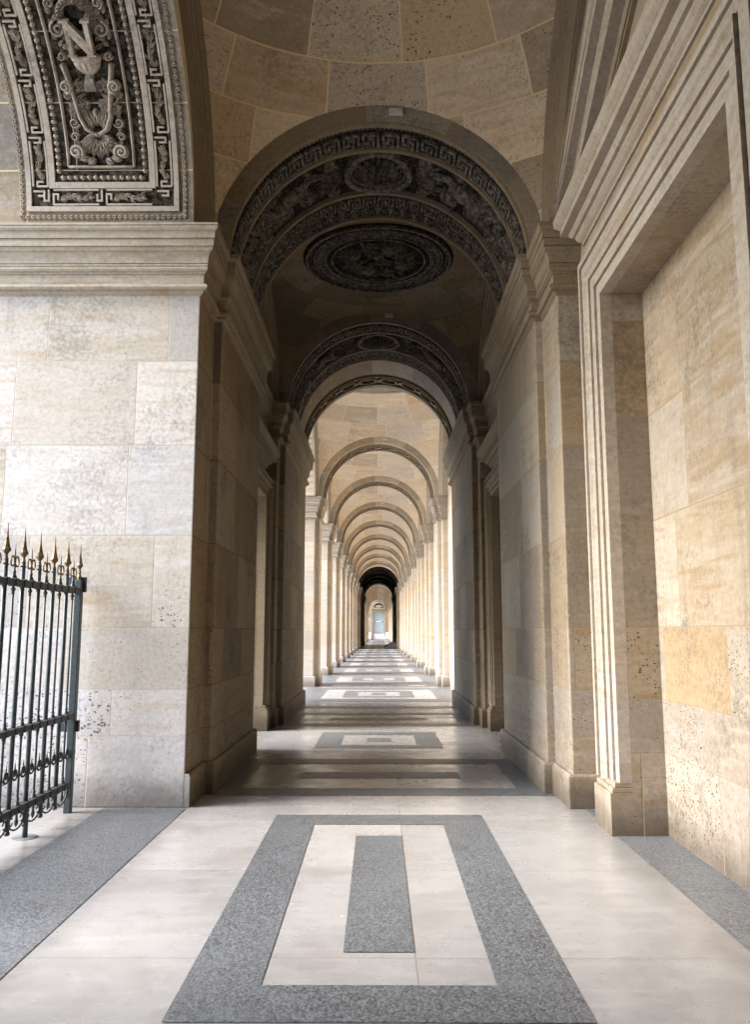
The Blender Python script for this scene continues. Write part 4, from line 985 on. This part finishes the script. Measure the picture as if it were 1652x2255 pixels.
def scroll(mb, y0, z0, sg, r=.045, w=.006, up=1):
    pts = []
    for i in range(20):
        a = i / 19 * pi * 1.55; rr_ = r * (1 - .45 * i / 19); pts.append((GX, y0 + sg * (r - rr_ * cos(a)), z0 + up * rr_ * sin(a) * 1.25))
    tube(mb, pts, w, 6)
allb = sorted(YB + YT + [7.58], reverse=True)
up_ = MB(); lo_ = MB(); sk = MB()
for y in YT:
    for sg in (1, -1):
        P = []
        for i in range(18):
            a = i / 17; ang = pi * (1.0 - 1.75 * a); rr_ = .036 * (1 - .35 * a); P.append((GX, y + sg * (.040 + rr_ * cos(ang)), 2.125 + rr_ * 1.35 * sin(ang) + .0))
        tube(up_, [(GX, y, 2.07), (GX, y + sg * .004, 2.10)] + P, .0065, 6)
    for sg in (1, -1):  # crest collars
        pass
for y in YB: tube(up_, [(GX, y - .045, 2.10), (GX, y + .045, 2.10)], .007, 6)
for y in allb:
    if y < yend + .1: continue
    for sg in (1, -1):
        P = [(GX, y + sg * .072 + .038 * cos(a_), .515 + .038 * sin(a_)) for a_ in [pi * .5 - sg * 0 + sg * (-pi * .2 + 1.5 * pi * k / 14) * -1 for k in range(15)]]
        tube(lo_, P, .007, 6)
    tube(lo_, [(GX, y - .04, .50), (GX, y + .04, .50)], .010, 6)
for a, b in zip(allb[:-1], allb[1:]):
    m_ = (a + b) / 2
    if m_ < yend: continue
    sk = MB(); lathe(sk, GX, m_, [(.50, .004), (.515, .011), (.55, .008), (.61, .0015)], 6); sk.build('small_spike', M['ironblack'], gt)
up_.build('crest_scrolls', M['bronze'], gt); lo_.build('lower_scrolls', M['ironblack'], gt)
ap = MB()
for i in range(len(YB) - 1):
    y0 = YB[i] if i else 7.28
    for (ya, yb) in ((YB[i], YB[i + 1]),):
        P = [(GX, ya + (yb - ya) * (.5 - .5 * cos(pi * k / 16)), .21 - .11 * sin(pi * k / 16)) for k in range(17)]
        tube(ap, P, .0075, 6)
        for c, sg in ((ya, -1), (yb, 1)):
            tube(ap, [(GX, c + sg * (.055 + .026 * cos(a_)), .175 + .030 * sin(a_)) for a_ in [2 * pi * k / 14 * .85 + (0 if sg < 0 else pi * .2) for k in range(15)]], .007, 6)
P = [(GX, 7.28 + .27 * (.5 - .5 * cos(pi * k / 16)), .21 - .11 * sin(pi * k / 16)) for k in range(17)]; tube(ap, P, .0075, 6)
ap.build('apron_scrolls', M['ironblack'], gt)
mb = MB(); tube(mb, [(GX, 6.70, .0), (GX, 6.70, .25)], .020, 10); mb.build('drop_bolt', M['iron'], gt)
mb = MB(); lathe(mb, GX, 6.70, [(.002, 0.0), (.004, .001), (.004, .10), (.0, .105)], 24); tag(mb.build('floor_plate', M['granite']), 'round metal floor plate under the drop bolt of the iron gate', 'floor plate')

# ------------------------------------------------------------------ far end: stairs, door, tympanum, side steps
ft = thing('end_staircase', (0, 153.4, 0), 'broad stone steps between low cheek walls at the far end of the gallery', 'staircase')
mb = MB(); 
for i in range(7): mb.box(-1.35 + .03 * i, 1.35 - .03 * i, 153.4 + .42 * i, 160 - .001 * i, .168 * i, .168 * (i + 1))
mb.build('steps', M['pale'], ft, bevel=.01)
for s in (1, -1):
    mb = MB(); p = [(153.2, 0), (153.2, .55), (155.2, 1.42), (158.4, 1.42), (158.4, 0)]
    mb.add([(s * 1.36, y, z) for y, z in p] + [(s * 1.85, y, z) for y, z in p], [tuple(range(5)), tuple(range(5, 10))[::-1]] + [(i, (i + 1) % 5, 5 + (i + 1) % 5, 5 + i) for i in range(5)])
    mb.build('cheek_wall', M['pale'], ft, bevel=.01)
ew = thing('end_wall', (0, 159, 0), 'stone end wall around the tall pale door at the vanishing point', 'wall')
mb = MB(); mb.box(-2.1, -1.15, 158.6, 160, 0, 9); mb.box(1.15, 2.1, 158.6, 160, 0, 9); mb.box(-1.15, 1.15, 158.6, 160, 5.3, 9); mb.build('masonry', M['ochre'], ew)
mb = MB(); sweep(mb, [(-1.35, 158.61), (1.35, 158.61)][::-1], [(p, 5.55 + h) for p, h in DCORN]); 
mb.build('cornice', M['mould'], ew)
mb = MB(); mb.box(-1.4, -1.15, 158.5, 158.62, 1.17, 5.3); mb.box(1.15, 1.4, 158.5, 158.62, 1.17, 5.3); mb.box(-1.4, 1.4, 158.49, 158.63, 5.3, 5.55); mb.build('door_frame', M['mould'], ew)
def f_l(u, v, h): return (u, 158.6 - h, 6.0 + v)
q = Relief(f_l); nn = 24
q.put([(0, 0, .02)] + [(1.05 * cos(pi * i / nn), 1.0 * sin(pi * i / nn), .02) for i in range(nn + 1)], [(0, i + 1, i + 2) for i in range(nn)]); tl = q.build('tympanum', M['soot'], ew, recalc=False)
q = Relief(f_l); q.strip([(1.15 * cos(pi * i / nn), 1.1 * sin(pi * i / nn)) for i in range(nn + 1)], .16, .12, seg=9); q.strip([(-1.2, 0), (1.2, 0)], .12, .12, seg=9)
for sg in (1, -1):
    q.spiral(sg * .45, .38, .03, .24, 0, 1.5 * sg, .07, .08); q.spiral(sg * .80, .22, .02, .13, 0, 1.4 * sg, .05, .08)
    for j in range(6): q.leaf(0, .1, pi / 2 - sg * (.2 + .22 * j), .6, .12, .08)
q.dome(0, .5, .12, .2, .12); q.build('carving', M['carve'], tl)
dd = thing('double_door', (0, 159.2, 1.17), 'tall pale blue grey double door closing the far end of the gallery', 'door')
for s in (1, -1):
    mb = MB(); mb.box(s * .006, s * 1.14, 159.2, 159.3, 1.18, 3.45); mb.box(s * .15, s * 1.0, 159.17, 159.2, 1.4, 3.2); mb.build('leaf', M['doorpaint'], dd, bevel=.01)
mb = MB(); mb.box(-1.14, 1.14, 159.2, 159.3, 3.50, 5.29); mb.build('upper_panel', M['doorpaint'], dd, bevel=.01)
mb = MB(); mb.box(-.95, -.55, 159.15, 159.2, 3.44, 3.52); mb.box(.55, .95, 159.15, 159.2, 3.44, 3.52); mb.build('cross_bar', M['ironblack'], dd)
st = thing('side_steps', (1.3, 79, 0), 'short flight of stone steps climbing to the right inside the far dark pavilion', 'steps')
for i in range(5):
    mb = MB(); mb.box(.56 + .27 * i, 2.0, 78.2 + .8 * i, 85.2 - .4 * i, .165 * i, .165 * (i + 1)); mb.build('step', M['pale'], st, bevel=.012)
